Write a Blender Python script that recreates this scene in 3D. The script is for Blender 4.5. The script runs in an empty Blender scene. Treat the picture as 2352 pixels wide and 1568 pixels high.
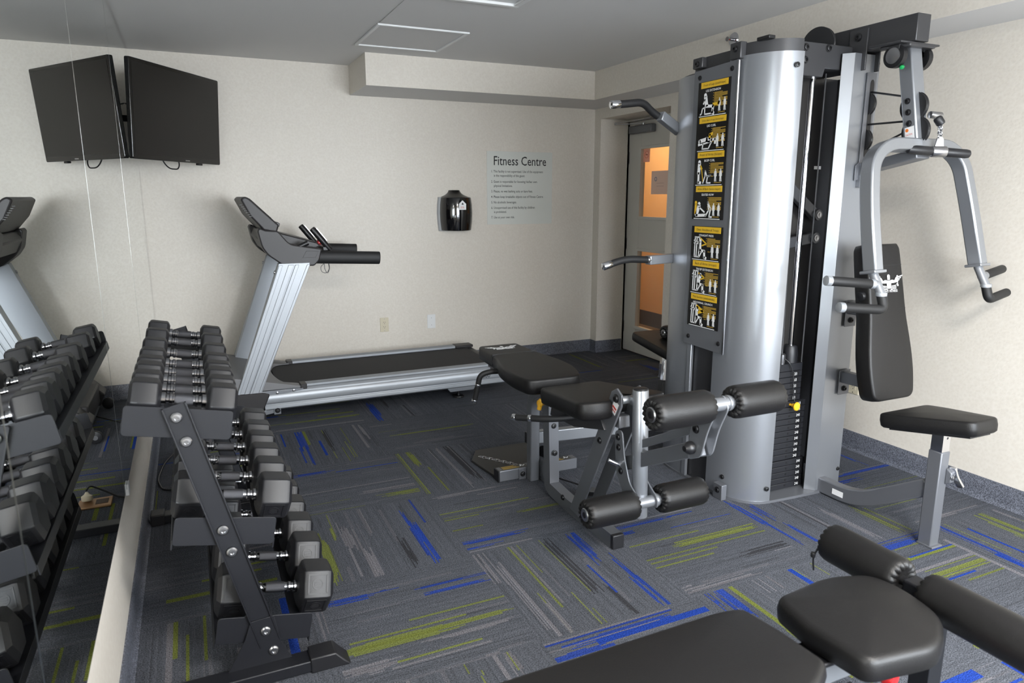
import bpy, math, random
import numpy as np
from mathutils import Vector, Matrix
random.seed(7)
rng = np.random.default_rng(11)
S = bpy.context.scene
COL = S.collection
PI = math.pi

# ------------------------------------------------------------------ camera
F_PX, YAW, PITCH, ROLL = 1600.7445, .4295, .2051, -.0008
CAM = Vector((.2789, -5.4699, 1.4028))
fw = Vector((math.sin(YAW)*math.cos(PITCH), math.cos(YAW)*math.cos(PITCH), -math.sin(PITCH)))
rt = Vector((math.cos(YAW), -math.sin(YAW), 0)); up = rt.cross(fw)
rt, up = (rt*math.cos(ROLL)+up*math.sin(ROLL)), (up*math.cos(ROLL)-rt*math.sin(ROLL))
cd = bpy.data.cameras.new('camera'); cam = bpy.data.objects.new('camera', cd); COL.objects.link(cam)
cd.sensor_width = 36; cd.lens = F_PX/2352*36; cd.clip_start = .02
cd.dof.use_dof = True; cd.dof.focus_distance = 3.9; cd.dof.aperture_fstop = 4.6
m = Matrix((rt, up, -fw)).transposed().to_4x4(); m.translation = CAM; cam.matrix_world = m
S.camera = cam

# ------------------------------------------------------------------ world, daylight, exposure
S.view_settings.view_transform = 'Standard'; S.view_settings.look = 'None'
S.view_settings.gamma = 1; S.view_settings.use_curve_mapping = False
S.view_settings.exposure = .92
w = bpy.data.worlds.new('world'); S.world = w; w.use_nodes = True
wn = w.node_tree.nodes; bg = wn['Background']; bg.inputs[0].default_value = (.75, .86, 1, 1); bg.inputs[1].default_value = 1.0
def area(name, loc, rot, sx, sy, power, color, spread=PI):
    l = bpy.data.lights.new(name, 'AREA'); l.shape = 'RECTANGLE'; l.size = sx; l.size_y = sy
    l.energy = power; l.color = color; l.spread = spread
    o = bpy.data.objects.new(name, l); o.location = loc; o.rotation_euler = rot; COL.objects.link(o); return o
# daylight through the wide window in the wall behind the camera
area('window_daylight', (2.3, -8.1, 2.35), (math.radians(90), 0, 0), 6.5, 3.6, 1000, (.88, .94, 1))
# added warm fill lamp, unseen behind the camera, raising the ambient light
area('added_fill_light', (1.6, -5.75, 2.32), (0, 0, 0), .58, .58, 55, (1, .95, .89))
# corridor lamp beyond the door
area('corridor_lamp_light', (4.25, .35, 2.3), (0, 0, 0), .5, 1.2, 11, (1, .74, .5))

# ------------------------------------------------------------------ materials
def lin(c):
    return tuple(((x/255)/12.92 if x/255 <= .04045 else (((x/255)+.055)/1.055)**2.4) for x in c)+(1,)
MATS = {}
def mat(name, rgb, rough=.5, metal=0, coat=0, bump=0, bscale=200, spec=.5, noise=0, nscale=60):
    if name in MATS: return MATS[name]
    M = bpy.data.materials.new(name); M.use_nodes = True; nt = M.node_tree; b = nt.nodes['Principled BSDF']
    b.inputs['Base Color'].default_value = lin(rgb); b.inputs['Roughness'].default_value = rough
    b.inputs['Metallic'].default_value = metal; b.inputs['Coat Weight'].default_value = coat
    b.inputs['Coat Roughness'].default_value = .12
    b.inputs['Specular IOR Level'].default_value = spec
    if bump or noise:
        tc = nt.nodes.new('ShaderNodeTexCoord')
    if bump:
        n = nt.nodes.new('ShaderNodeTexNoise'); n.inputs['Scale'].default_value = bscale; n.inputs['Detail'].default_value = 3
        bp = nt.nodes.new('ShaderNodeBump'); bp.inputs['Strength'].default_value = bump; bp.inputs['Distance'].default_value = .002
        nt.links.new(tc.outputs['Object'], n.inputs['Vector']); nt.links.new(n.outputs['Fac'], bp.inputs['Height'])
        nt.links.new(bp.outputs[0], b.inputs['Normal'])
    if noise:
        n = nt.nodes.new('ShaderNodeTexNoise'); n.inputs['Scale'].default_value = nscale; n.inputs['Detail'].default_value = 5
        r = nt.nodes.new('ShaderNodeValToRGB'); c = lin(rgb)
        r.color_ramp.elements[0].position = .35; r.color_ramp.elements[1].position = .65
        r.color_ramp.elements[0].color = tuple(x*(1-noise) for x in c[:3])+(1,)
        r.color_ramp.elements[1].color = tuple(min(1, x*(1+noise)) for x in c[:3])+(1,)
        nt.links.new(tc.outputs['Object'], n.inputs['Vector']); nt.links.new(n.outputs['Fac'], r.inputs[0]); nt.links.new(r.outputs[0], b.inputs['Base Color'])
    MATS[name] = M; return M

silver = mat('silver paint', (150, 153, 158), .33, .65, .2)
greypaint = mat('grey metallic paint', (114, 116, 121), .42, .45, .15)
gunmetal = mat('dark grey paint', (62, 62, 64), .42, .3, .15, bump=.08, bscale=900)
darkpl = mat('dark grey plastic', (44, 42, 43), .45, 0, 0, bump=.1, bscale=900)
blackpl = mat('black plastic', (22, 22, 24), .4)
powder = mat('black powder coat', (24, 25, 30), .45, .1, 0, bump=.1, bscale=1200)
rubber = mat('black rubber', (26, 26, 29), .44, 0, 0, spec=.5, bump=.15, bscale=700)
grip = mat('black foam grip', (20, 20, 21), .6)
vinyl = mat('black vinyl', (19, 18, 18), .44, 0, .0, bump=.3, bscale=420, spec=.4)
chrome = mat('chrome', (225, 226, 230), .1, 1)
steel = mat('brushed steel', (168, 168, 170), .3, 1)
alu = mat('satin aluminium', (166, 170, 175), .46, .5, .0)
hood = mat('mid grey plastic', (120, 120, 122), .5)
belt = mat('treadmill belt', (34, 34, 37), .75, noise=.2, nscale=300)
screenm = mat('dark screen', (23, 22, 21), .3, 0, 0, spec=.4)
bezel = mat('gloss black bezel', (9, 9, 10), .2, 0, 0)
dbchrome = mat('dark chrome', (150, 151, 155), .16, 1)
iron = mat('black weight plate', (34, 35, 39), .42, .1, 0, bump=.12, bscale=700)
darkpanel = mat('dark smoked panel', (46, 46, 48), .25, 0, .2)
white = mat('white print', (235, 235, 235), .5)
whitepl = mat('white plastic', (225, 226, 226), .4)
almond = mat('almond plastic', (205, 196, 172), .4)
yellow = mat('yellow print', (222, 178, 38), .5)
yellowpl = mat('yellow plastic', (238, 178, 40), .35)
redpl = mat('red plastic', (200, 30, 34), .35)
placardm = mat('black placard', (12, 11, 11), .25)
ink = mat('dark print', (28, 28, 32), .6)
pinkink = mat('pale red print', (214, 128, 112), .6)
redink = mat('red print', (205, 60, 50), .6)
orangeink = mat('orange print', (226, 120, 40), .6)
greenpl = mat('green plastic', (20, 150, 80), .3)
signm = mat('pale sign panel', (211, 213, 207), .3, 0, .2)
paperm = mat('white paper', (232, 228, 226), .8)
doorpaint = mat('grey door paint', (204, 201, 193), .45)
ceilm = mat('ceiling paint', (218, 217, 216), .9, bump=.25, bscale=160)
glossblack = mat('gloss black plastic', (10, 10, 13), .08, 0, .5)
greenpr = mat('green print', (40, 130, 60), .6)

def wallpaper():
    M = bpy.data.materials.new('beige wallpaper'); M.use_nodes = True; nt = M.node_tree; b = nt.nodes['Principled BSDF']
    tc = nt.nodes.new('ShaderNodeTexCoord')
    v = nt.nodes.new('ShaderNodeTexVoronoi'); v.inputs['Scale'].default_value = 75; v.feature = 'SMOOTH_F1'
    n = nt.nodes.new('ShaderNodeTexNoise'); n.inputs['Scale'].default_value = 130; n.inputs['Detail'].default_value = 4; n.inputs['Distortion'].default_value = 2
    mx = nt.nodes.new('ShaderNodeMix'); mx.data_type = 'FLOAT'; mx.inputs[0].default_value = .5
    r = nt.nodes.new('ShaderNodeValToRGB'); r.color_ramp.elements[0].color = lin((214, 207, 196)); r.color_ramp.elements[1].color = lin((222, 216, 206))
    r.color_ramp.elements[0].position = .3; r.color_ramp.elements[1].position = .7
    bp = nt.nodes.new('ShaderNodeBump'); bp.inputs['Strength'].default_value = .3; bp.inputs['Distance'].default_value = .003
    L = nt.links.new
    L(tc.outputs['Object'], v.inputs['Vector']); L(tc.outputs['Object'], n.inputs['Vector'])
    L(v.outputs['Distance'], mx.inputs[2]); L(n.outputs['Fac'], mx.inputs[3]); L(mx.outputs[0], r.inputs[0]); L(r.outputs[0], b.inputs['Base Color'])
    L(mx.outputs[0], bp.inputs['Height']); L(bp.outputs[0], b.inputs['Normal']); b.inputs['Roughness'].default_value = .42
    b.inputs['Specular IOR Level'].default_value = .35
    return M
wallp = wallpaper()
def speckle():
    M = bpy.data.materials.new('speckled vinyl base'); M.use_nodes = True; nt = M.node_tree; b = nt.nodes['Principled BSDF']
    tc = nt.nodes.new('ShaderNodeTexCoord'); n = nt.nodes.new('ShaderNodeTexNoise'); n.inputs['Scale'].default_value = 230; n.inputs['Detail'].default_value = 3
    r = nt.nodes.new('ShaderNodeValToRGB'); e = r.color_ramp.elements
    e[0].position = .36; e[0].color = lin((52, 54, 61)); e[1].position = .68; e[1].color = lin((124, 128, 140))
    nt.links.new(tc.outputs['Object'], n.inputs['Vector']); nt.links.new(n.outputs['Fac'], r.inputs[0]); nt.links.new(r.outputs[0], b.inputs['Base Color'])
    b.inputs['Roughness'].default_value = .5; return M
speck = speckle()
def carpet():
    M = bpy.data.materials.new('striped carpet tiles'); M.use_nodes = True; nt = M.node_tree; b = nt.nodes['Principled BSDF']
    a = nt.nodes.new('ShaderNodeAttribute'); a.attribute_name = 'pile'
    tc = nt.nodes.new('ShaderNodeTexCoord'); n = nt.nodes.new('ShaderNodeTexNoise'); n.inputs['Scale'].default_value = 260; n.inputs['Detail'].default_value = 3
    r = nt.nodes.new('ShaderNodeMapRange'); r.inputs['From Min'].default_value = .3; r.inputs['From Max'].default_value = .7
    r.inputs['To Min'].default_value = .35; r.inputs['To Max'].default_value = 1.75
    mx = nt.nodes.new('ShaderNodeMix'); mx.data_type = 'RGBA'; mx.blend_type = 'MULTIPLY'; mx.inputs[0].default_value = 1
    bp = nt.nodes.new('ShaderNodeBump'); bp.inputs['Strength'].default_value = .9; bp.inputs['Distance'].default_value = .004
    L = nt.links.new
    L(tc.outputs['Object'], n.inputs['Vector']); L(n.outputs['Fac'], r.inputs['Value']); L(a.outputs['Color'], mx.inputs['A']); L(r.outputs[0], mx.inputs['B'])
    L(mx.outputs['Result'], b.inputs['Base Color']); L(n.outputs['Fac'], bp.inputs['Height']); L(bp.outputs[0], b.inputs['Normal'])
    b.inputs['Roughness'].default_value = 1; b.inputs['Specular IOR Level'].default_value = .05; return M
carpetm = carpet()
def glass(name, tint=(.93, .95, .94), mixf=.08):
    M = bpy.data.materials.new(name); M.use_nodes = True; nt = M.node_tree; nt.nodes.remove(nt.nodes['Principled BSDF'])
    t = nt.nodes.new('ShaderNodeBsdfTransparent'); t.inputs[0].default_value = tint+(1,)
    g = nt.nodes.new('ShaderNodeBsdfGlossy'); g.inputs['Roughness'].default_value = .02
    mx = nt.nodes.new('ShaderNodeMixShader'); mx.inputs[0].default_value = mixf
    nt.links.new(t.outputs[0], mx.inputs[1]); nt.links.new(g.outputs[0], mx.inputs[2]); nt.links.new(mx.outputs[0], nt.nodes['Material Output'].inputs[0]); return M
glassm = glass('clear glass')
def thinsheet(name, rgb):
    M = bpy.data.materials.new(name); M.use_nodes = True; nt = M.node_tree; b = nt.nodes['Principled BSDF']
    b.inputs['Base Color'].default_value = lin(rgb); b.inputs['Roughness'].default_value = .8
    t = nt.nodes.new('ShaderNodeBsdfTranslucent'); t.inputs[0].default_value = lin(rgb); mx = nt.nodes.new('ShaderNodeMixShader'); mx.inputs[0].default_value = .5
    nt.links.new(b.outputs[0], mx.inputs[1]); nt.links.new(t.outputs[0], mx.inputs[2]); nt.links.new(mx.outputs[0], nt.nodes['Material Output'].inputs[0]); return M
def mirror_m():
    M = bpy.data.materials.new('mirror silvering'); M.use_nodes = True; nt = M.node_tree; b = nt.nodes['Principled BSDF']
    b.inputs['Base Color'].default_value = (.86, .89, .875, 1); b.inputs['Metallic'].default_value = 1; b.inputs['Roughness'].default_value = .0
    return M
mirrorm = mirror_m()
mirredge = mat('mirror glass edge', (22, 26, 25), .3, 0)
hallw = mat('corridor wall', (226, 190, 140), .8, bump=.3, bscale=120)
hallb = mat('corridor base', (60, 50, 50), .6)
hallf = mat('corridor carpet', (110, 92, 74), .95, noise=.3, nscale=120)

# ------------------------------------------------------------------ mesh builder
class MB:
    def __init__(self): self.v = []; self.f = []
    def add(self, vs, fs, M=None):
        o = len(self.v)
        self.v += [tuple(M @ Vector(p)) if M is not None else tuple(p) for p in vs]
        self.f += [tuple(i+o for i in f) for f in fs]; return self
    def box(self, a, b, M=None):
        x0, y0, z0 = [min(p, q) for p, q in zip(a, b)]; x1, y1, z1 = [max(p, q) for p, q in zip(a, b)]
        return self.add([(x0,y0,z0),(x1,y0,z0),(x1,y1,z0),(x0,y1,z0),(x0,y0,z1),(x1,y0,z1),(x1,y1,z1),(x0,y1,z1)],
            [(0,3,2,1),(4,5,6,7),(0,1,5,4),(1,2,6,5),(2,3,7,6),(3,0,4,7)], M)
    def cbox(self, c, s, M=None):
        return self.box([c[i]-s[i]/2 for i in range(3)], [c[i]+s[i]/2 for i in range(3)], M)
    def prism(self, poly, vec, M=None):
        n = len(poly); v = Vector(vec); P = [Vector(p) for p in poly]
        nrm = Vector((0,0,0))
        for i in range(n): nrm += P[i].cross(P[(i+1) % n])
        if nrm.dot(v) > 0: P = P[::-1]
        vs = P+[p+v for p in P]
        fs = [tuple(range(n)), tuple(range(2*n-1, n-1, -1))]+[(i, i+n, (i+1) % n+n, (i+1) % n) for i in range(n)]
        return self.add(vs, fs, M)
    def frames(self, path, upv=None):
        P = [Vector(p) for p in path]; out = []
        u = None
        for i, p in enumerate(P):
            t = ((P[i+1]-p).normalized() if i < len(P)-1 else Vector((0,0,0)))+((p-P[i-1]).normalized() if i else Vector((0,0,0)))
            t.normalize()
            if u is None:
                r = Vector(upv) if upv is not None else (Vector((0,0,1)) if abs(t.z) < .9 else Vector((1,0,0)))
                u = (r-t*r.dot(t)).normalized()
            else:
                u = (u-t*u.dot(t)).normalized()
            k = 1.0
            if 0 < i < len(P)-1:
                c = (P[i+1]-p).normalized().dot((p-P[i-1]).normalized()); k = 1/max(.5, math.sqrt(max(.01, (1+c)/2)))
            out.append((p, t, u, t.cross(u), k))
        return out
    def sweep(self, path, prof, upv=None, M=None):
        """prof: list of (a, b) offsets along u and side"""
        fr = self.frames(path, upv); n = len(prof); vs = []; fs = []
        for p, t, u, s, k in fr: vs += [p+u*a+s*b for a, b in prof]
        for i in range(len(fr)-1):
            for j in range(n): fs.append((i*n+j, i*n+(j+1) % n, (i+1)*n+(j+1) % n, (i+1)*n+j))
        fs += [tuple(range(n-1, -1, -1)), tuple(range((len(fr)-1)*n, len(fr)*n))]
        return self.add(vs, fs, M)
    def tube(self, path, r, n=14, M=None):
        return self.sweep(path, [(r*math.cos(2*PI*i/n), r*math.sin(2*PI*i/n)) for i in range(n)], None, M)
    def bar(self, path, h, w, upv=None, M=None):
        """rectangular section: h along up, w sideways"""
        return self.sweep(path, [(h/2, -w/2), (h/2, w/2), (-h/2, w/2), (-h/2, -w/2)], upv, M)
    def lathe(self, prof, o, axis, n=28, M=None, ring=False):
        """prof: (r, distance along axis)"""
        ax = Vector(axis).normalized(); a = Vector((0,0,1)) if abs(ax.z) < .9 else Vector((1,0,0))
        u = (a-ax*a.dot(ax)).normalized(); s = ax.cross(u); o = Vector(o); vs = []; fs = []
        for r, d in prof:
            for i in range(n):
                an = 2*PI*i/n; vs.append(o+ax*d+(u*math.cos(an)+s*math.sin(an))*max(r, 1e-5))
        q = len(prof)
        for k in range(q if ring else q-1):
            for i in range(n): fs.append((k*n+i, k*n+(i+1) % n, (k+1) % q*n+(i+1) % n, (k+1) % q*n+i))
        if not ring: fs += [tuple(range(n-1, -1, -1)), tuple(range((q-1)*n, q*n))]
        return self.add(vs, fs, M)
    def cyl(self, a, b, r, n=20, M=None):
        a, b = Vector(a), Vector(b); return self.lathe([(r, 0), (r, (b-a).length)], a, b-a, n, M)
    def rcyl(self, a, b, r, e=.006, n=24, M=None):
        a, b = Vector(a), Vector(b); L = (b-a).length
        return self.lathe([(r-e, 0), (r-e*.3, e*.3), (r, e), (r, L-e), (r-e*.3, L-e*.3), (r-e, L)], a, b-a, n, M)
    def pad(self, outline, M, t=.055, e=.018, crown=.006, res=9):
        """cushion: outline (list of 2D points, CCW) in local xy, top at z=0 downwards t; rounded top edge"""
        P = round_poly(outline, None); n = len(P); c = Vector((sum(p[0] for p in P)/n, sum(p[1] for p in P)/n))
        def inset(d):
            o = []
            for i in range(n):
                a, b, q = Vector(P[i-1]), Vector(P[i]), Vector(P[(i+1) % n])
                d1 = (b-a).normalized(); d2 = (q-b).normalized(); nn = Vector((-(d1.y+d2.y), d1.x+d2.x))
                nn.normalize() if nn.length > 1e-6 else None
                o.append(b+nn*d)
            return o
        rings = []
        rings.append([(p.x, p.y, -t) for p in inset(.010)])
        rings.append([(p.x, p.y, -t+.008) for p in inset(.001)])
        rings.append([(p.x, p.y, -t*.5) for p in inset(-.002)])
        for k in range(6):
            a = PI/2*k/5
            rings.append([(p.x, p.y, -e+e*math.sin(a)-.0035*(1 if k else 1)) for p in inset(e*(1-math.cos(a)))])
        base = inset(e)
        for k in (1, 2, 3, 4):
            s = 1-k/4.4
            rings.append([(c.x+(p.x-c.x)*s, c.y+(p.y-c.y)*s, -.0035+crown*(1-s*s)) for p in base])
        vs = []; fs = []
        for r in rings: vs += r
        for k in range(len(rings)-1):
            for i in range(n): fs.append((k*n+i, k*n+(i+1) % n, (k+1)*n+(i+1) % n, (k+1)*n+i))
        fs += [tuple(range(n-1, -1, -1)), tuple(range((len(rings)-1)*n, len(rings)*n))]
        return self.add(vs, fs, M)
    def text(self, s, size, M, align='LEFT', depth=.0004, bold=0, sx=1):
        vs, fs = text_geo(s, size, align, bold)
        return self.add([(x*sx, y, z+depth) for x, y, z in vs], fs, M)
    def build(self, name, material, parent=None, bevel=0, seg=2, smooth=35, mats=None, fm=None):
        me = bpy.data.meshes.new(name)
        o = bpy.data.objects.new(name, me)
        off = Vector((0,0,0)); p = parent
        while p is not None: off += p.location; p = p.parent
        me.from_pydata([tuple(Vector(v)-off) for v in self.v], [], self.f); me.update()
        if mats:
            for q in mats: me.materials.append(q)
            me.polygons.foreach_set('material_index', fm)
        else: me.materials.append(material)
        if smooth:
            me.shade_smooth(); me.set_sharp_from_angle(angle=math.radians(smooth))
        if bevel:
            b = o.modifiers.new('bevel', 'BEVEL'); b.width = bevel; b.segments = seg; b.limit_method = 'ANGLE'; b.angle_limit = math.radians(40); b.harden_normals = False
        if parent: o.parent = parent
        COL.objects.link(o); return o
TG = {}
def text_geo(s, size, align, bold=0):
    k = (s, size, align, bold)
    if k in TG: return TG[k]
    c = bpy.data.curves.new('t', 'FONT'); c.body = s; c.size = size; c.align_x = align; c.resolution_u = 2; c.offset = bold*size
    o = bpy.data.objects.new('t', c); COL.objects.link(o)
    dg = bpy.context.evaluated_depsgraph_get(); me = bpy.data.meshes.new_from_object(o.evaluated_get(dg))
    r = ([tuple(v.co) for v in me.vertices], [tuple(p.vertices) for p in me.polygons])
    bpy.data.objects.remove(o); bpy.data.curves.remove(c); bpy.data.meshes.remove(me)
    TG[k] = r; return r
def round_poly(pts, r):
    """pts: list of (x, y[, radius]); rounds every corner"""
    out = []; n = len(pts)
    for i in range(n):
        a, b, c = Vector(pts[i-1][:2]), Vector(pts[i][:2]), Vector(pts[(i+1) % n][:2])
        rad = pts[i][2] if len(pts[i]) > 2 else (r or 0)
        if rad <= 0: out.append((b.x, b.y)); continue
        d1 = (a-b); d2 = (c-b); k = min(rad, d1.length*.49, d2.length*.49)
        p, q = b+d1.normalized()*k, b+d2.normalized()*k
        for j in range(7):
            t = j/6; w = (p*(1-t)**2)+b*(2*t*(1-t))+q*t*t; out.append((w.x, w.y))
    return out
def arc(c, r, a0, a1, n=10):
    return [(c[0]+r*math.cos(math.radians(a0+(a1-a0)*i/n)), c[1]+r*math.sin(math.radians(a0+(a1-a0)*i/n))) for i in range(n+1)]
def smoothpath(P, r=.04, n=6):
    P = [Vector(p) for p in P]; out = [P[0]]
    for i in range(1, len(P)-1):
        a, b, c = P[i-1], P[i], P[i+1]; k = min(r, (a-b).length*.49, (c-b).length*.49)
        p, q = b+(a-b).normalized()*k, b+(c-b).normalized()*k
        out += [p*(1-t)**2+b*2*t*(1-t)+q*t*t for t in [j/n for j in range(n+1)]]
    return out+[P[-1]]
def frame(o, x, y):
    x = Vector(x).normalized(); y = Vector(y); y = (y-x*y.dot(x)).normalized(); z = x.cross(y)
    M = Matrix((x, y, z)).transposed().to_4x4(); M.translation = Vector(o); return M
def tag(o, label=None, cat=None, group=None, kind=None):
    if label: o['label'] = label
    if cat: o['category'] = cat
    if group: o['group'] = group
    if kind: o['kind'] = kind
    return o
def thing(name, label, cat, loc, group=None):
    o = bpy.data.objects.new(name, None); o.location = loc; o.empty_display_size = .05; COL.objects.link(o)
    return tag(o, label, cat, group)
def struct(name, mb, m, parent=None, **k):
    o = mb.build(name, m, parent, **k)
    if parent is None: o['kind'] = 'structure'
    return o
def bolt(mb, p, n, r=.011, h=.006):
    n = Vector(n).normalized()
    mb.lathe([(r*1.25, -.001), (r*1.25, h*.25), (r, h*.3), (r*.95, h*.8), (r*.6, h), (r*.45, h), (r*.42, h*.5), (0, h*.5)], p, n, 14)

# ------------------------------------------------------------------ room shell (X right, Y towards the far wall, Z up)
W, H, YF = 3.583, 2.3525, -6.4
STRIPES = """
b Y 0.771 -1.573 -1.276 0.045
b Y 0.782 -1.798 -1.508 0.014
b Y 0.748 -1.796 -1.531 0.01
y Y 0.912 -1.800 -1.268 0.006
d Y 0.919 -1.620 -1.307 0.03
y Y 1.026 -1.581 -1.272 0.006
y Y 1.008 -1.837 -1.557 0.02
y Y 0.968 -1.853 -1.628 0.006
g Y 1.196 -1.821 -1.316 0.03
g Y 1.143 -1.487 -1.279 0.02
b X -1.962 0.665 0.841 0.035
b X -1.986 0.869 1.195 0.012
g X -2.209 0.655 1.193 0.012
g X -2.303 0.918 1.197 0.03
y X -2.378 1.033 1.196 0.04
y X -2.345 0.675 0.870 0.008
y X -2.446 0.660 0.919 0.008
y Y 1.216 -2.449 -1.851 0.007
y Y 1.228 -2.442 -1.872 0.006
y Y 1.288 -2.068 -1.858 0.035
y Y 1.325 -2.450 -2.126 0.008
g Y 1.449 -2.473 -1.864 0.012
d Y 1.512 -2.349 -1.877 0.04
g Y 1.401 -2.072 -1.860 0.006
g Y 1.523 -2.311 -1.864 0.006
y X -1.053 0.599 1.199 0.01
g X -1.184 0.648 1.199 0.02
b Y 1.305 -1.147 -0.865 0.05
b Y 1.289 -1.237 -0.954 0.04
d Y 1.409 -0.957 -0.801 0.02
g Y 1.496 -1.240 -0.974 0.006
d Y 1.520 -1.251 -0.986 0.02
y X -1.559 1.326 1.798 0.02
y X -1.465 1.225 1.343 0.006
g X -1.338 1.205 1.334 0.008
b Y 1.114 -2.719 -2.459 0.01
b Y 1.044 -2.739 -2.585 0.012
b Y 1.060 -2.881 -2.708 0.03
g Y 0.875 -2.734 -2.460 0.012
y Y 0.730 -2.702 -2.466 0.006
y Y 0.667 -2.749 -2.631 0.006
y Y 0.667 -3.042 -2.747 0.04
y Y 0.696 -3.055 -2.770 0.02
y Y 0.724 -2.719 -2.615 0.006
g Y 0.775 -2.828 -2.639 0.045
g Y 0.825 -3.077 -2.883 0.04
g Y 0.762 -3.066 -2.832 0.006
g Y 0.810 -3.068 -2.663 0.012
d Y 0.976 -3.052 -2.852 0.03
b Y 1.059 -3.069 -2.757 0.03
b Y 1.039 -3.019 -2.763 0.008
b X -3.197 0.587 0.750 0.04
b X -3.186 0.752 0.827 0.02
b X -3.228 0.912 1.190 0.014
b X -3.272 0.943 1.187 0.02
y X -3.401 0.851 1.188 0.008
y X -3.484 0.622 1.186 0.02
y X -3.489 0.636 0.948 0.05
y X -3.447 0.625 1.025 0.008
g X -3.536 0.905 1.168 0.02
g X -3.593 0.578 0.735 0.05
y X -3.595 0.753 1.020 0.01
g X -3.683 1.015 1.056 0.02
g X -3.620 0.715 1.044 0.008
g Y 0.576 -3.345 -3.201 0.02
g Y 1.211 -3.292 -3.069 0.03
g Y 1.260 -3.685 -3.204 0.03
g Y 1.240 -3.336 -3.091 0.008
y Y 1.353 -3.556 -3.072 0.007
g Y 1.367 -3.533 -3.090 0.012
y Y 1.393 -3.326 -3.083 0.007
y Y 1.312 -3.681 -3.434 0.006
g Y 1.317 -3.679 -3.456 0.02
y Y 1.492 -3.508 -3.075 0.006
y Y 1.425 -3.692 -3.485 0.006
y Y 1.446 -3.689 -3.598 0.006
d Y 1.517 -3.498 -3.096 0.04
d Y 1.566 -3.683 -3.481 0.02
b Y 1.637 -3.332 -3.082 0.045
b Y 1.653 -3.152 -3.082 0.02
b Y 1.696 -3.512 -3.339 0.02
b Y 1.692 -3.679 -3.481 0.04
b Y 1.577 -3.552 -3.344 0.008
b X -2.978 1.194 1.477 0.035
b X -3.033 1.196 1.322 0.015
g X -3.058 1.201 1.478 0.008
y X -2.856 1.198 1.338 0.006
b X -3.750 1.271 1.647 0.035
b X -3.721 1.193 1.683 0.01
g X -3.708 1.196 1.694 0.01
g X -3.750 1.197 1.623 0.006
b X -3.790 1.192 1.362 0.03
g Y 1.074 -3.784 -3.686 0.03
y Y 0.931 -3.723 -3.689 0.012
y Y 0.961 -3.740 -3.695 0.03
y Y 1.075 -3.779 -3.698 0.006
y X -2.686 1.198 1.641 0.007
y X -2.732 1.195 1.470 0.007
y X -2.753 1.197 1.363 0.008
y X -2.857 1.192 1.339 0.006
y X -2.804 1.532 1.730 0.02
g X -2.502 1.238 1.565 0.012
g X -2.554 1.436 1.642 0.008
g X -2.518 1.231 1.388 0.01
b X -3.130 1.847 2.108 0.028
b X -3.128 2.111 2.244 0.012
b X -3.183 1.828 1.879 0.03
g X -3.100 1.834 2.274 0.006
g X -3.073 1.837 2.126 0.005
b X -3.221 2.074 2.399 0.007
y X -3.292 1.802 2.168 0.007
y X -3.338 1.986 2.409 0.007
y X -3.362 1.996 2.412 0.03
y X -3.411 1.802 2.403 0.01
y X -3.438 1.802 2.123 0.007
y X -3.473 1.805 2.090 0.007
d X -3.532 2.193 2.429 0.04
g X -3.561 2.313 2.413 0.006
g X -3.633 1.799 1.864 0.03
g X -3.660 1.800 2.089 0.01
g X -3.640 1.807 2.082 0.006
b Y 2.465 -3.370 -3.137 0.03
b Y 2.526 -3.320 -3.203 0.045
b Y 2.469 -3.583 -3.370 0.012
b Y 2.543 -3.606 -3.394 0.018
d Y 2.685 -3.507 -3.221 0.012
g Y 2.700 -3.493 -3.227 0.005
d Y 2.718 -3.479 -3.249 0.006
b Y 1.863 -3.786 -3.679 0.02
b Y 1.910 -3.850 -3.684 0.055
g Y 2.079 -3.778 -3.679 0.008
g Y 2.147 -3.780 -3.680 0.01
g Y 2.107 -3.783 -3.685 0.006
y Y 2.280 -3.771 -3.692 0.006
y Y 2.373 -3.774 -3.683 0.006
b X -3.115 3.187 3.584 0.028
b X -3.181 3.096 3.249 0.032
g X -3.077 3.221 3.556 0.006
g X -3.096 3.209 3.562 0.005
y X -3.284 3.082 3.554 0.007
y X -3.369 3.380 3.616 0.012
b Y 3.121 -4.050 -3.694 0.035
y Y 2.944 -3.674 -3.430 0.03
y Y 2.990 -3.675 -3.440 0.008
g Y 2.800 -3.672 -3.405 0.025
g X -3.629 3.061 3.496 0.008
g X -3.640 3.202 3.296 0.03
y Y 3.377 -3.902 -3.666 0.008
y Y 3.415 -3.885 -3.677 0.03
g Y 3.510 -3.826 -3.669 0.02
b X -3.692 2.715 3.000 0.01
b X -3.732 2.708 2.925 0.04
b X -3.825 2.776 3.034 0.01
g X -3.677 2.730 3.018 0.006
y X -3.922 2.718 3.031 0.007
y X -3.963 2.711 3.025 0.04
y X -4.027 2.814 3.019 0.01
b Y 3.451 -3.057 -2.895 0.02
y X -3.464 3.022 3.300 0.007
y Y 3.324 -0.604 -0.076 0.02
g Y 3.582 -0.602 -0.265 0.012
b X -0.706 3.068 3.281 0.02
y X -0.516 3.603 3.854 0.03
g X -0.369 3.617 3.858 0.02
b Y 3.698 -0.902 -0.680 0.05
y X -1.088 3.180 3.558 0.01
g X -0.980 3.132 3.598 0.008
g Y 3.407 -0.607 -0.176 0.008
"""
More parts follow.
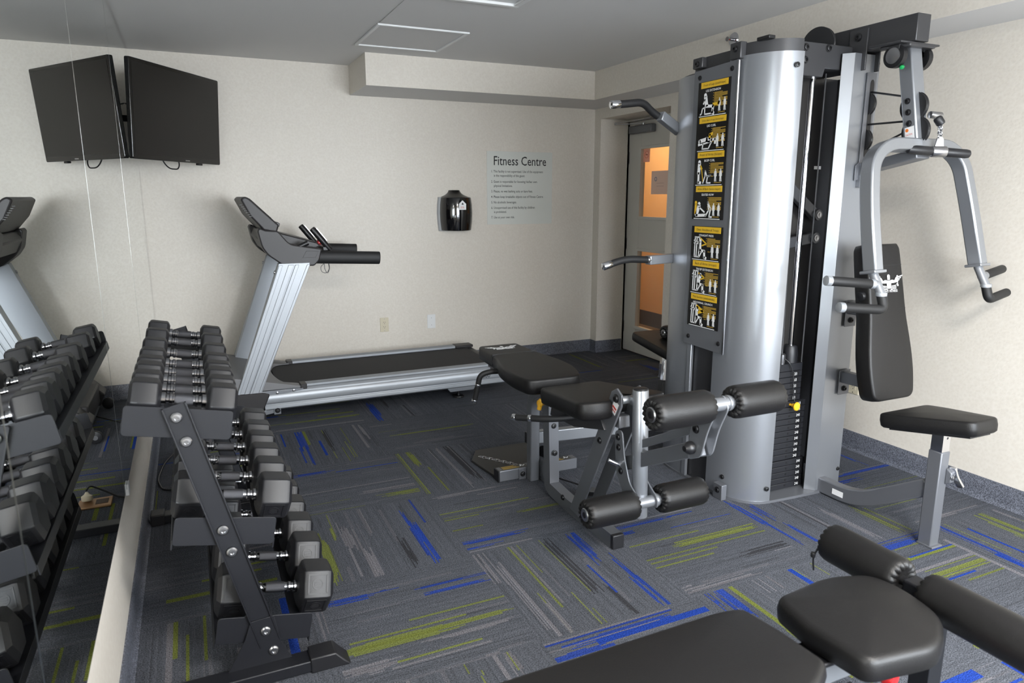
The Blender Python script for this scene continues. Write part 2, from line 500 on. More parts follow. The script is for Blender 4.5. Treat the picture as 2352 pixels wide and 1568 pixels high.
def make_floor():
    T, X0, Y0 = .6096, 1.1951, -1.8622
    NA, NL = 128, 26
    base = {'b': (.016, .043, .235), 'y': (.135, .155, .036), 'g': (.145, .14, .153), 'd': (.036, .036, .04)}
    V, Fc, C = [], [], []
    st = [l.split() for l in STRIPES.strip().split('\n')]
    st = [(c, o, float(a), float(b), float(d), float(w)) for c, o, a, b, d, w in st]
    vo = 0
    for i in range(-2, 5):
        for j in range(-6, 4):
            x0, y0 = X0+i*T, Y0+j*T
            if x0 >= 3.9 or y0 >= .05: continue
            alongY = (i+j) % 2 != 0
            col = np.empty((NA, NL, 3)); g = np.array((.078, .083, .096))
            lane = g[None, :]*(1+.07*rng.standard_normal((NA, 1))); col[:] = lane[:, None, :]
            col *= 1+.05*rng.standard_normal((NA, NL, 1))
            vis = y0 > -4.6
            for k in range(10 if vis else 18):      # short faint flecks of yarn
                a = rng.integers(0, NA-4); l0 = rng.integers(0, NL-4); l1 = min(NL, l0+rng.integers(4, 20)); wd = rng.integers(1, 4)
                cc = np.array(base['g'] if rng.random() < .5 else base['d'])
                col[a:a+wd, l0:l1] = col[a:a+wd, l0:l1]*.68+cc*.32
            if y0 < -4.0 or x0 < .55 or (y0 > -1.9 and x0 < .6):
                for k in range(7):
                    a = rng.integers(0, NA-10); l0 = rng.integers(0, NL-8); l1 = min(NL, l0+rng.integers(6, 24)); q = rng.choice(['b', 'y', 'y', 'g'])
                    wd = rng.integers(2, 9) if q == 'b' else rng.integers(1, 5)
                    col[a:a+wd, l0:l1] = base[q]
            for c, o, pos, a0, a1, wd in st:
                if (o == 'Y') != alongY: continue
                if o == 'Y':
                    if not (x0 <= pos < x0+T): continue
                    p = (pos-x0)/T; s0, s1 = (a0-y0)/T, (a1-y0)/T
                else:
                    if not (y0 <= pos < y0+T): continue
                    p = (pos-y0)/T; s0, s1 = (a0-x0)/T, (a1-x0)/T
                if s1 < 0 or s0 > 1: continue
                p0 = (p-wd/2/T)*NA; p1 = (p+wd/2/T)*NA; lo, hi = int(round(p0)), max(int(round(p0))+1, int(round(p1)))
                for a in range(max(0, lo), min(NA, hi)):
                    j0 = s0+rng.normal(0, .05)*(hi-lo > 2); j1 = s1+rng.normal(0, .05)*(hi-lo > 2)
                    q0, q1 = int(max(0, round(j0*NL))), int(min(NL, round(j1*NL)))
                    if hi-lo > 3 and rng.random() < .14: continue
                    col[a, q0:q1] = col[a, q0:q1]*.12+np.array(base[c])*.88*(1+.12*rng.standard_normal())
            # grid: a across the tile, l along the yarn
            xs = np.linspace(0, T, NA+1); ls = np.linspace(0, T, NL+1)
            A, Lg = np.meshgrid(xs, ls, indexing='ij')
            X, Y = (A, Lg) if alongY else (Lg, A)
            vv = np.stack([np.clip(X+x0, 0, 3.9), np.clip(Y+y0, -9, .0), np.zeros_like(X)], -1).reshape(-1, 3)
            idx = np.arange((NA+1)*(NL+1)).reshape(NA+1, NL+1)
            q = np.stack([idx[:-1, :-1], idx[1:, :-1], idx[1:, 1:], idx[:-1, 1:]], -1).reshape(-1, 4)
            if not alongY: q = q[:, ::-1]
            V.append(vv); Fc.append(q+vo); C.append(np.repeat(col.reshape(-1, 3), 4, 0)); vo += len(vv)
    V = np.concatenate(V); Fc = np.concatenate(Fc); C = np.concatenate(C)
    # the part of the floor behind the camera
    lo = V[:, 1].min(); xm = V[:, 0].max()
    V = np.concatenate([V, [[0, YF, 0], [xm, YF, 0], [xm, lo, 0], [0, lo, 0]]]); Fc = np.concatenate([Fc, [[vo, vo+1, vo+2, vo+3]]])
    C = np.concatenate([C, np.tile([[.066, .07, .083]], (4, 1))])
    me = bpy.data.meshes.new('floor'); me.vertices.add(len(V)); me.vertices.foreach_set('co', V.ravel())
    me.loops.add(len(Fc)*4); me.loops.foreach_set('vertex_index', Fc.ravel().astype(np.int32))
    me.polygons.add(len(Fc)); me.polygons.foreach_set('loop_start', np.arange(len(Fc), dtype=np.int32)*4)
    me.update(calc_edges=True)
    at = me.color_attributes.new('pile', 'FLOAT_COLOR', 'CORNER')
    at.data.foreach_set('color', np.concatenate([np.clip(C, 0, 1), np.ones((len(C), 1))], 1).astype(np.float32).ravel())
    me.materials.append(carpetm); o = bpy.data.objects.new('floor', me); o['kind'] = 'structure'; COL.objects.link(o)
make_floor()
struct('ceiling', MB().box((-.1, YF-.1, H), (4.0, .1, H+.12)), ceilm, smooth=0)
struct('wall_left', MB().box((-.12, YF-.1, 0), (0, .1, H)), wallp, smooth=0)
struct('wall_back', MB().box((0, 0, 0), (W+.3, .12, H)), wallp, smooth=0)
RY = -1.07     # near edge of the door recess
mb = MB().box((W, RY, 2.055), (W+.36, -.1, H)).box((W, YF-.1, 0), (W+.36, RY, H)).box((W, -.1, 0), (W+.36, 0, H))
struct('wall_right', mb, wallp, smooth=0)
# wall behind the camera with its wide window
WX0, WX1, WZ0, WZ1 = .95, 3.42, .42, 2.0
mb = MB().box((0, YF-.12, 0), (W, YF, WZ0)).box((0, YF-.12, WZ1), (W, YF, H)).box((0, YF-.12, WZ0), (WX0, YF, WZ1)).box((WX1, YF-.12, WZ0), (W, YF, WZ1))
struct('wall_front', mb, wallp, smooth=0)
mb = MB()
for x in (WX0+.03, (WX0+WX1)/2, WX1-.03): mb.box((x-.03, YF-.09, WZ0), (x+.03, YF-.03, WZ1))
for z in (WZ0+.03, WZ1-.03): mb.box((WX0, YF-.09, z-.03), (WX1, YF-.03, z+.03))
win = struct('window_1', mb, whitepl, smooth=0)
MB().box((WX0, YF-.066, WZ0), (WX1, YF-.06, WZ1)).build('window_pane', glass('window glass', (1, 1, 1), .04), win, smooth=0)
# boxed bulkhead along the far and the right wall
poly = [(1.4545, 0), (1.4545, -.533), (3.253, -.533), (3.253, YF), (W, YF), (W, 0)]
mb = MB().prism([(x, y, 2.142) for x, y in poly], (0, 0, H-2.142))
fm = [1, 1]+[0]*6
o = mb.build('trim_1', None, smooth=0, mats=[wallp, ceilm], fm=fm); o['kind'] = 'structure'
# cove base
def base(name, a, b, n, h=.106, t=.006):
    a, b, n = Vector(a), Vector(b), Vector(n)
    pr_ = [(0, 0), (t+.014, 0), (t+.008, .004), (t+.002, .014), (t, .03), (t, h-.003), (t-.002, h), (0, h)]
    mb = MB(); P = [a+n*x+Vector((0, 0, z)) for x, z in pr_]; mb.prism(P, b-a); return struct(name, mb, speck, smooth=50)
base('baseboard_left', (0, YF, 0), (0, 0, 0), (1, 0, 0))
base('baseboard_back', (0, 0, 0), (W, 0, 0), (0, -1, 0))
base('baseboard_right', (W, YF, 0), (W, RY, 0), (-1, 0, 0))
base('baseboard_recess', (W-.006, -.1, 0), (W+.27, -.1, 0), (0, -1, 0))
base('baseboard_corner', (W, -.1, 0), (W, 0, 0), (-1, 0, 0))
# corridor beyond the door
struct('floor_corridor', MB().box((3.9, -2.6, -.05), (5.0, 3.2, 0)), hallf, smooth=0)
struct('wall_corridor', MB().box((4.82, -2.6, 0), (4.95, 3.2, 2.5)).box((3.9, 3.1, 0), (4.82, 3.2, 2.5)).box((3.9, -2.6, 0), (4.82, -2.5, 2.5)), hallw, smooth=0)
struct('ceiling_corridor', MB().box((3.9, -2.6, 2.45), (5.0, 3.2, 2.55)), ceilm, smooth=0)
struct('baseboard_corridor', MB().box((4.808, -2.5, 0), (4.82, 3.1, .16)), hallb, smooth=0)
struct('wall_corridor_near', MB().box((3.943, .12, 0), (4.0, 3.2, 2.5)).box((3.943, -2.6, 0), (4.0, -1.05, 2.5)).box((3.943, -1.05, 2.06), (4.0, .12, 2.5)), hallw, smooth=0)

# ------------------------------------------------------------------ mirrors
mz0, mz1 = .415, 2.343
for (y0, y1), lab in zip(((-1.515, -.004), (-2.934, -1.521), (-4.266, -2.940), (-5.7, -4.272)), (
        'frameless wall mirror panel beside the television corner', 'frameless wall mirror panel beside the dumbbell rack',
        'frameless wall mirror panel left of the near rack end', 'frameless wall mirror panel nearest the viewer, cut by the left picture edge')):
    t = thing('wall_mirror', lab, 'mirror', (0, (y0+y1)/2, mz0), 'frameless mirror panels on the left wall')
    fm = MB().box((.0005, y0-.0029, mz0), (.0062, y1+.0029, mz1)); fm.build('mirror_edge', mirredge, t, smooth=0)
    MB().box((.0062, y0+.0015, mz0+.0015), (.0068, y1-.0015, mz1-.0015)).build('mirror_glass', mirrorm, t, smooth=0)
for y in (-2.84,):
    tag(MB().box((.0, y-.022, mz0-.028), (.013, y+.022, mz0-.001)).box((.0068, y-.022, mz0-.01), (.013, y+.022, mz0+.014)).build('mirror_clip', whitepl, bevel=.003),
        'small white plastic clip under the mirror edge', 'clip')

# ------------------------------------------------------------------ ceiling panels
def cpanel(name, x0, y0, x1, y1, label, m2, group=None, fr=.018):
    t = thing(name, label, 'ceiling panel', ((x0+x1)/2, (y0+y1)/2, H), group)
    MB().box((x0+fr, y0+fr, H-.004), (x1-fr, y1-fr, H-.0005)).build('panel', m2, t, smooth=0)
    mb = MB().box((x0, y0, H-.012), (x1, y0+fr, H-.0005)).box((x0, y1-fr, H-.012), (x1, y1, H-.0005)).box((x0, y0+fr, H-.012), (x0+fr, y1-fr, H-.0005)).box((x1-fr, y0+fr, H-.012), (x1, y1-fr, H-.0005))
    mb.build('frame', whitepl, t, bevel=.002)
cpanel('access_panel', 1.335, -1.37, 1.885, -.772, 'square white trimmed ceiling access panel above the bulkhead', ceilm)
tag(MB().box((1.34, -2.0, H-.004), (1.88, -1.376, H-.0005)).build('access_panel', ceilm, bevel=.003), 'plain ceiling panel between the trimmed panel and the light fitting', 'ceiling panel')
t = thing('ceiling_light', 'unlit ceiling light fitting cut by the top picture edge', 'ceiling light', (1.6, -2.6, H))
MB().box((1.36, -3.2, H-.006), (1.85, -2.06, H-.001)).build('diffuser', whitepl, t, smooth=0)
mb = MB(); x0, x1, y0, y1, fr = 1.325, 1.885, -3.24, -2.025, .03
mb.box((x0, y0, H-.018), (x1, y0+fr, H-.0005)).box((x0, y1-fr, H-.018), (x1, y1, H-.0005)).box((x0, y0+fr, H-.018), (x0+fr, y1-fr, H-.0005)).box((x1-fr, y0+fr, H-.018), (x1, y1-fr, H-.0005))
mb.build('frame', whitepl, t, bevel=.003)
t = thing('ceiling_light', 'square ceiling lamp behind the camera near the window', 'ceiling light', (1.6, -5.75, H))  # made-up fitting to go with the added fill lamp, out of view
MB().box((1.3, -6.05, H-.022), (1.9, -5.45, H-.0005)).build('frame', whitepl, t, bevel=.003)
# sprinkler on the right bulkhead face
t = thing('fire_sprinkler', 'chrome sidewall fire sprinkler on the bulkhead above the multi gym', 'sprinkler', (3.253, -2.078, 2.293))
MB().lathe([(.040, 0), (.040, .003), (.034, .009), (.012, .012)], (3.2525, -2.078, 2.293), (-1, 0, 0)).build('escutcheon', chrome, t)
mb = MB().cyl((3.243, -2.078, 2.293), (3.222, -2.078, 2.293), .009).cyl((3.204, -2.078, 2.293), (3.201, -2.078, 2.293), .013)
mb.tube([(3.222, -2.070, 2.293), (3.21, -2.067, 2.293), (3.203, -2.074, 2.293)], .0018, 6).tube([(3.222, -2.086, 2.293), (3.21, -2.089, 2.293), (3.203, -2.082, 2.293)], .0018, 6)
mb.build('sprinkler_head', steel, t)
MB().cyl((3.222, -2.078, 2.293), (3.204, -2.078, 2.293), .003).build('glass_bulb', redpl, t)

# ------------------------------------------------------------------ door in the recess
DX = 3.88
t = struct('door_1', MB().box((DX, -1.03, .01), (DX+.045, -.85, 2.035)).box((DX, -.286, .01), (DX+.045, -.086, 2.035)).box((DX, -.85, .01), (DX+.045, -.286, .25))
    .box((DX, -.85, .935), (DX+.045, -.286, 1.225)).box((DX, -.85, 1.805), (DX+.045, -.286, 2.035)), doorpaint, bevel=.002)
t.location = (0, 0, 0)
for z0, z1 in ((.25, .935), (1.225, 1.805)):
    mb = MB(); a, b = -.87, -.266
    for q in ((a, z0-.02, b, z0+.006), (a, z1-.006, b, z1+.02), (a, z0, a+.026, z1), (b-.026, z0, b, z1)):
        mb.box((DX-.008, q[0], q[1]), (DX+.002, q[2], q[3]))
    mb.build('glazing_bead', doorpaint, t, bevel=.003)
    MB().box((DX+.019, -.855, z0-.004), (DX+.025, -.281, z1+.004)).build('door_glass', glassm, t, smooth=0)
for z in (1.735, .985, .225):
    mb = MB().cyl((DX-.008, -.083, z-.055), (DX-.008, -.083, z+.055), .008); mb.box((DX-.003, -.11, z-.05), (DX, -.083, z+.05)); mb.build('hinge', steel, t)
struct('trim_2', MB().box((DX-.02, -.1, 0), (DX+.063, -.084, 2.055)).box((DX-.02, -1.07, 0), (DX+.063, -1.034, 2.055)).box((DX-.02, -1.034, 2.037), (DX+.063, -.1, 2.055)), doorpaint, bevel=.002)
c = thing('door_closer', 'grey hydraulic door closer with folding arm over the door', 'door closer', (DX-.001, -.3, 1.965))
MB().box((DX-.055, -.49, 1.93), (DX-.0005, -.16, 1.995)).build('closer_body', greypaint, c, bevel=.008)
MB().bar([(DX-.04, -.36, 2.003), (DX-.16, -.12, 2.012)], .006, .018).bar([(DX-.16, -.12, 2.022), (DX-.07, -.5, 2.03)], .006, .018).cyl((DX-.04, -.36, 1.996), (DX-.04, -.36, 2.01), .012).cyl((DX-.16, -.12, 2.008), (DX-.16, -.12, 2.028), .009).box((DX-.09, -.53, 2.026), (DX-.05, -.44, 2.0368)).build('closer_arm', steel, c)
s = thing('no_smoking_sticker', 'square no smoking sticker on the upper door glass', 'sticker', (DX+.018, -.34, 1.75))
MB().box((DX+.0168, -.39, 1.69), (DX+.0178, -.295, 1.80)).build('sticker_sheet', thinsheet('pinkish sticker', (236, 208, 198)), s, smooth=0)
mb = MB(); mb.lathe([(.030, 0), (.030, .0008), (.026, .0008), (.026, 0)], (DX+.0167, -.345, 1.752), (-1, 0, 0), 28, ring=True)
M_ = frame((DX+.0164, -.345, 1.752), (0, -1, 0), (0, 0, 1)); mb.box((-.027, -.002, -.0003), (.027, .002, .0002), M_ @ Matrix.Rotation(math.radians(-45), 4, 'Z')); mb.build('ban_symbol', pinkink, s, smooth=0)
MB().box((-.016, -.003, 0), (.014, .003, .0003), frame((DX+.0166, -.345, 1.752), (0, -1, 0), (0, 0, 1))).build('cigarette', ink, s, smooth=0)
s = thing('paper_notice', 'white paper notice taped to the upper door glass', 'notice', (DX+.018, -.55, 1.5))
MB().box((DX+.0168, -.70, 1.42), (DX+.0178, -.425, 1.612))  .build('sheet', thinsheet('translucent paper', (232, 226, 224)), s, smooth=0)
mb = MB().lathe([(.019, 0), (.019, .0006), (.011, .0006), (.011, 0)], (DX+.0167, -.487, 1.545), (-1, 0, 0), 24, ring=True); mb.build('printed_crest', mat('pale blue print', (150, 165, 185), .7), s, smooth=0)
mb = MB()
for z, a in ((1.51, .06), (1.485, .05)): mb.box((DX+.0162, -.6, z), (DX+.0168, -.5, z+.003))
mb.build('printed_lines', mat('faint print', (190, 184, 186), .7), s, smooth=0)

# ------------------------------------------------------------------ wall plates
def outlet(name, label, M, body, slots=True):
    t = thing(name, label, 'outlet' if slots else 'wall plate', M.translation)
    P = round_poly([(-.035, -.0575), (.035, -.0575), (.035, .0575), (-.035, .0575)], .004)
    MB().prism([(x, y, .0004) for x, y in P], (0, 0, .005), M).build('cover_plate', body, t, bevel=.002)
    mb = MB()
    if slots:
        MB().prism([(x, y, .005) for x, y in round_poly([(-.0165, -.0335), (.0165, -.0335), (.0165, .0335), (-.0165, .0335)], .002)], (0, 0, .0015), M).build('receptacle', body, t, bevel=.0005)
        for cy in (.018, -.018):
            for sx in (-.0063, .0063): mb.box((sx-.0012, cy-.001, .006), (sx+.0012, cy+.007, .0068), M)
            mb.cyl(M @ Vector((0, cy-.008, .006)), M @ Vector((0, cy-.008, .0068)), .0025, 10)
        mb.build('socket_slots', ink, t, smooth=0)
    for cy in ((.048, -.048) if slots else (.03, -.03)): MB().cyl(M @ Vector((0, cy, .005)), M @ Vector((0, cy, .0062)), .003, 12).build('screw', steel, t)
BW = lambda x, z: frame((x, 0, z), (1, 0, 0), (0, 0, 1))
outlet('power_outlet', 'almond duplex power outlet on the far wall behind the treadmill', BW(1.649, .389), almond)
outlet('blank_plate', 'white blank wall plate on the far wall right of the outlet', BW(2.046, .388), whitepl, False)
outlet('power_outlet', 'almond power outlet on the right wall behind the back pad', frame((W, -2.845, .378), (0, -1, 0), (0, 0, 1)), almond)

# ------------------------------------------------------------------ rules sign
t = thing('rules_sign', 'pale rectangular fitness centre rules sign on the far wall', 'sign', (2.86, 0, 1.475))
M_ = frame((2.556, -.0005, 1.172), (1, 0, 0), (0, 0, 1))
MB().box((0, 0, 0), (.608, .597, .004), M_).build('sign_panel', signm, t, bevel=.001)
mb = MB()
def T_(s, x, y, size, sx=.8, bold=.006): mb.text(s, size, M_ @ Matrix.Translation((x, y, .0043)), sx=sx, depth=.0002, bold=bold)
T_('Fitness Centre', .056, .486, .104, .80); mb.build('sign_title', ink, t, smooth=0)
rows = [(.426, '1. This facility is not supervised. Use of the equipment'), (.392, '    is the responsibility of the guest.'), (.343, '2. Guest is responsible for knowing his/her own'), (.309, '    physical limitations.'),
        (.264, '3. Please, no wet bathing suits or bare feet.'), (.219, '4. Please keep breakable objects out of Fitness Centre'), (.174, '5. No alcoholic beverages.'), (.129, '6. Unsupervised use of this facility by children'), (.095, '    is prohibited.'), (.050, '7. Use at your own risk.')]
mb = None
for k_, (y, s) in enumerate(rows):
    if s[0] != ' ': mb = MB()
    T_(s, .036, y, .0275, .80)
    if k_ == len(rows)-1 or rows[k_+1][1][0] != ' ': mb.build('rule_text', ink, t, smooth=0)

# ------------------------------------------------------------------ wipe dispenser
t = thing('wipe_dispenser', 'glossy black barrel shaped wipe dispenser on the far wall', 'dispenser', (2.262, 0, 1.13))
def half(mb, rings, cx, n=26):
    vs = []; fs = []; k = n+1
    for z, a, d in rings: vs += [(cx+a*math.cos(PI*i/n)*(1 if True else 1), -.001-d*abs(math.sin(PI*i/n))**.8, z) for i in range(k)]
    for r in range(len(rings)-1):
        for i in range(n): fs.append((r*k+i, (r+1)*k+i, (r+1)*k+i+1, r*k+i+1))
        fs.append((r*k+n, (r+1)*k+n, (r+1)*k, r*k))
    fs += [tuple(range(k)), tuple(range(len(rings)*k-1, (len(rings)-1)*k-1, -1))]
    return mb.add(vs, fs)
half(MB(), [(1.132, .122, .148), (1.136, .126, .152), (1.20, .134, .16), (1.27, .137, .163), (1.34, .134, .16), (1.392, .127, .152), (1.395, .124, .149)], 2.268).build('front_cover', glossblack, t)
half(MB(), [(1.128, .137, .05), (1.2, .146, .052), (1.27, .149, .052), (1.34, .146, .052), (1.398, .138, .05)], 2.264).build('back_shell', mat('grey shell', (170, 172, 174), .3), t)
half(MB(), [(1.395, .118, .14), (1.402, .106, .128), (1.415, .075, .10), (1.43, .055, .08), (1.444, .046, .068), (1.452, .044, .066), (1.453, .040, .06)], 2.262).build('top_cap', mat('satin black plastic', (20, 19, 17), .25), t)
M_ = frame((2.276, -.1665, 1.335), (1, .0, 0), (0, 0, 1)); mb = MB()
mb.prism([(x, y, 0) for x, y in ((-.03, -.036), (.03, -.036), (.03, .01), (0, .038), (-.03, .01))], (0, 0, .006), M_ @ Matrix.Translation((0, 0, -.005))); mb.build('price_sticker', white, t, smooth=0)
mb = MB().text('25%', .022, M_ @ Matrix.Translation((-.019, -.025, .0014)), sx=.9, depth=.0002); mb.build('sticker_number', redink, t, smooth=0)
MB().prism([(x, y, .0014) for x, y in ((-.010, .004), (.010, .004), (0, .022))], (0, 0, .0004), M_).build('sticker_mark', ink, t, smooth=0)
MB().cbox((2.215, -.155, 1.247), (.012, .012, .02)).build('lock', steel, t, bevel=.002)

# ------------------------------------------------------------------ television
yaw, tilt = .983, .062; TW, TH = .873, .548
r = Vector((math.cos(yaw), math.sin(yaw), 0)); n = Vector((math.sin(yaw)*math.cos(tilt), -math.cos(yaw)*math.cos(tilt), -math.sin(tilt)))
M_ = frame((.284, -.525, 1.888), r, n.cross(r)); 
t = thing('television', 'black flat screen television hung high in the mirrored corner', 'television', (.272, -.521, 1.888))
MB().prism([(x, y, -.028) for x, y in round_poly([(-TW/2, -TH/2), (TW/2, -TH/2), (TW/2, TH/2), (-TW/2, TH/2)], .012)], (0, 0, .028), M_).build('bezel', bezel, t, bevel=.004, seg=3)
MB().box((-TW/2+.02, -TH/2+.03, 0), (TW/2-.02, TH/2-.02, .0012), M_).build('screen', screenm, t, smooth=0)
mb = MB(); hw, hh = TW/2-.07, TH/2-.06
vs = [(-TW/2+.02, -TH/2+.02, -.028), (TW/2-.02, -TH/2+.02, -.028), (TW/2-.02, TH/2-.02, -.028), (-TW/2+.02, TH/2-.02, -.028), (-hw, -hh, -.065), (hw, -hh, -.065), (hw, hh, -.065), (-hw, hh, -.065)]
mb.add(vs, [(0,1,2,3), (7,6,5,4), (0,4,5,1), (1,5,6,2), (2,6,7,3), (3,7,4,0)], M_); mb.build('back_shell', blackpl, t, bevel=.006)
MB().box((-.022, -TH/2+.008, .0005), (.022, -TH/2+.015, .0012), M_ @ Matrix.Translation((.07, 0, 0))).build('brand_badge', steel, t, smooth=0)
MB().box((.2, -TH/2-.012, -.03), (.24, -TH/2, -.005), M_).build('sensor', blackpl, t, bevel=.003)
mb = MB(); a = M_ @ Vector((0, .0, -.065)); mb.cbox((0, 0, -.075), (.2, .2, .02), M_); mb.bar([M_ @ Vector((0, 0, -.08)), (.12, -.16, 1.9), (.02, -.12, 1.9)], .04, .03); mb.box((.0075, -.22, 1.8), (.022, -.02, 2.0)); mb.build('wall_bracket', blackpl, t, bevel=.003)
P = [M_ @ Vector(p) for p in ((.05, -TH/2+.05, -.068), (.06, -TH/2-.01, -.05), (.03, -TH/2-.045, -.04), (-.05, -TH/2-.045, -.045), (-.10, -TH/2-.01, -.05), (-.11, -TH/2+.05, -.067))]
MB().tube(smoothpath(P, .04), .004, 8).build('power_cable', blackpl, t)
P = [M_ @ Vector((-.35, .02, -.06)), M_ @ Vector((-.37, .03, -.09)), (.02, -.74, 1.92)]
MB().tube(smoothpath(P, .04), .0035, 8).build('signal_cable', blackpl, t)

# ------------------------------------------------------------------ dumbbell rack
RN, RF = -3.48, -2.27
t = thing('dumbbell_rack', 'black three tier dumbbell rack standing in front of the mirror', 'rack', (.35, -2.88, 0))
AN = math.radians(-10.8)
ux, uz = math.cos(AN), math.sin(AN)
TIERS = [((.217, .850), .268, -.046), ((.308, .518), .268, -.066), ((.391, .188), .268, -.066)]
for (cx, cz), wd, lip in TIERS:
    u = Vector((ux, 0, uz)); nn = Vector((-uz, 0, ux))
    M_ = frame((cx, 0, cz), (ux, 0, uz), (0, 1, 0)); M_ = Matrix((u, Vector((0, 1, 0)), nn)).transposed().to_4x4(); M_.translation = Vector((cx, 0, cz))
    sh = MB()
    for s in (-1, 1):     # angle rails the heads sit on
        x = s*wd/2
        sh.box((x-.002, RN+.003, lip-.03), (x+.002, RF-.003, lip), M_).box((x-s*.045, RN+.003, lip-.004), (x, RF-.003, lip), M_)
    shelf = sh.build('shelf', powder, t, bevel=.001)
    for y in (RN, RF):
        P = round_poly([(-wd/2, -.082), (wd/2, -.082), (wd/2, 0), (-wd/2, 0)], .012)
        MB().prism([(x, y, z) for x, z in P], (0, .005 if y == RN else -.005, 0), M_).build('end_plate', powder, shelf, bevel=.001)
for y, s in ((RN, -1), (RF, 1)):
    y0 = y+s*.001; up_ = MB()
    a, b = Vector((.202, y0, .862)), Vector((.395, y0, .0+.1)); d = (b-a).normalized(); sd = Vector((d.z, 0, -d.x))*-1
    wv = Vector((-d.z, 0, d.x))
    pts = [a+wv*.031, a-wv*.031, b-wv*.031, b+wv*.031]
    up_.prism(pts, (0, s*.005, 0))
    for q in (wv*.031, -wv*.031):     # folded flanges
        k = -1 if q.dot(wv) > 0 else 1
        up_.prism([a+q, a+q+wv*.004*k, b+q+wv*.004*k, b+q] if s < 0 else [a+q, b+q, b+q+wv*.004*k, a+q+wv*.004*k], (0, s*.012, 0))
    up_.build('upright', powder, t, bevel=.001)
    mb = MB().prism([(x, y0+s*.0055, z) for x, z in ((.345, .185), (.41, .19), (.425, .10), (.455, .035), (.27, .035), (.325, .13))], (0, s*.004, 0)); mb.build('foot_gusset', powder, t, bevel=.001)
    for i_, (x, z) in enumerate(((.206, .829), (.224, .759), (.294, .487), (.312, .417), (.384, .146), (.402, .077))):
        mb = MB(); mb.lathe([(.0145, 0), (.0145, .003), (.011, .0065), (.006, .007), (.006, .003), (0, .003)], (x, y0+s*.0095, z), (0, s, 0), 18); mb.build('bolt', steel, t)
    fy = y0+s*.026
    MB().bar([(.05, fy, .022), (.53, fy, .022)], .036, .062, (0, 0, 1)).build('base_foot', powder, t, bevel=.003)
    MB().prism([(.50, fy-.036, 0), (.62, fy-.036, 0), (.60, fy-.036, .02), (.575, fy-.036, .05), (.50, fy-.036, .05)], (0, .072, 0)).build('foot_cap', rubber, t, bevel=.004)
    MB().box((.02, fy-.036, 0), (.075, fy+.036, .05)).build('foot_cap', rubber, t, bevel=.004)

# ------------------------------------------------------------------ dumbbells
def hexhead(mb, x0, x1, R, ch):
    """hexagonal head, flats up and down, between x0 (inner) and x1 (outer)"""
    s = 1 if x1 > x0 else -1
    def ring(x, r): return [(x, r*math.cos(PI/3*i), r*math.sin(PI/3*i)) for i in range(6)]
    Rv = R/math.cos(PI/6)
    secs = [(x0, Rv*.66), (x0+s*ch*.6, Rv*.96), (x0+s*ch*1.0, Rv), (x1-s*ch*1.0, Rv), (x1-s*ch*.55, Rv*.96), (x1, Rv*.72)]
    vs = []; fs = []
    for x, r in secs: vs += ring(x, r)
    for k in range(len(secs)-1):
        for i in range(6):
            q = (k*6+i, k*6+(i+1) % 6, (k+1)*6+(i+1) % 6, (k+1)*6+i); fs.append(q if s > 0 else q[::-1])
    a, b = tuple(range(5, -1, -1)), tuple(range(len(secs)*6-6, len(secs)*6)); fs += [a, b] if s > 0 else [a[::-1], b[::-1]]
    mb.add(vs, fs)
def make_dumbbell(R, L, HL, seal):
    t = thing('dumbbell', 'black rubber dumbbell', 'dumbbell', (0, 0, 0))
    for s in (-1, 1):
        mb = MB(); hexhead(mb, s*(L/2-HL), s*L/2, R, R*.3); h = mb.build('dumbbell_head', rubber, t, bevel=.003, seg=2, smooth=30)
        if seal:
            for ang in (30, -30):      # moulded maker's square on the front facets
                M_ = Matrix.Rotation(math.radians(-90+0), 4, 'X')
                c = math.radians(ang); nrm = Vector((0, -math.cos(c), math.sin(c))); o = Vector((s*(L/2-HL/2), 0, 0))+nrm*(R-.0005)
                M_ = frame(o, (1, 0, 0), nrm.cross(Vector((1, 0, 0)))); q = HL*.27; e = MB()
                if ang < 0 or seal > 1:
                    for z in (q, -q): e.box((-q-.002, z-.002, 0), (q+.002, z+.002, .0022), M_)
                    for z in (q, -q): e.box((z-.002, -q, 0), (z+.002, q, .0022), M_)
                    e.lathe([(q*.62, 0), (q*.62, .002), (q*.48, .002), (q*.48, 0)], M_ @ Vector((0, 0, 0)), M_.to_3x3() @ Vector((0, 0, 1)), 18, ring=True)
                    for k in range(3): e.box((-q*.4, -q*.32+k*q*.26, 0), (q*.4, -q*.22+k*q*.26, .0022), M_)
                    e.build('moulded_seal', rubber, h, smooth=0)
    hl = L/2-HL; r = .0145
    prof = [(r*1.25, -hl-.004), (r*1.25, -hl+.012), (r*.95, -hl+.015), (r*.95, -hl+.022), (r*1.1, -hl+.026)]
    MB().lathe([(r*1.3, -hl-.004), (r*1.3, -hl+.010), (r*.9, -hl+.013), (r*.9, -hl+.019), (r*1.12, -hl+.021), (r*1.12, -hl+.027), (r*.9, -hl+.03),
        (r*1.0, -hl*.5), (r*1.1, 0), (r*1.0, hl*.5), (r*.9, hl-.03), (r*1.12, hl-.027), (r*1.12, hl-.021), (r*.9, hl-.019), (r*.9, hl-.013), (r*1.3, hl-.010), (r*1.3, hl+.004)], (0, 0, 0), (1, 0, 0), 18).build('handle', dbchrome, t)
    k = hl*.42
    MB().lathe([(r*1.03, -k), (r*1.1, -k+.001), (r*1.14, 0), (r*1.1, k-.001), (r*1.03, k)], (0, 0, 0), (1, 0, 0), 18).build('knurled_grip', mat('knurled steel', (92, 92, 96), .42, 1, bump=.6, bscale=1500), t)
    return t
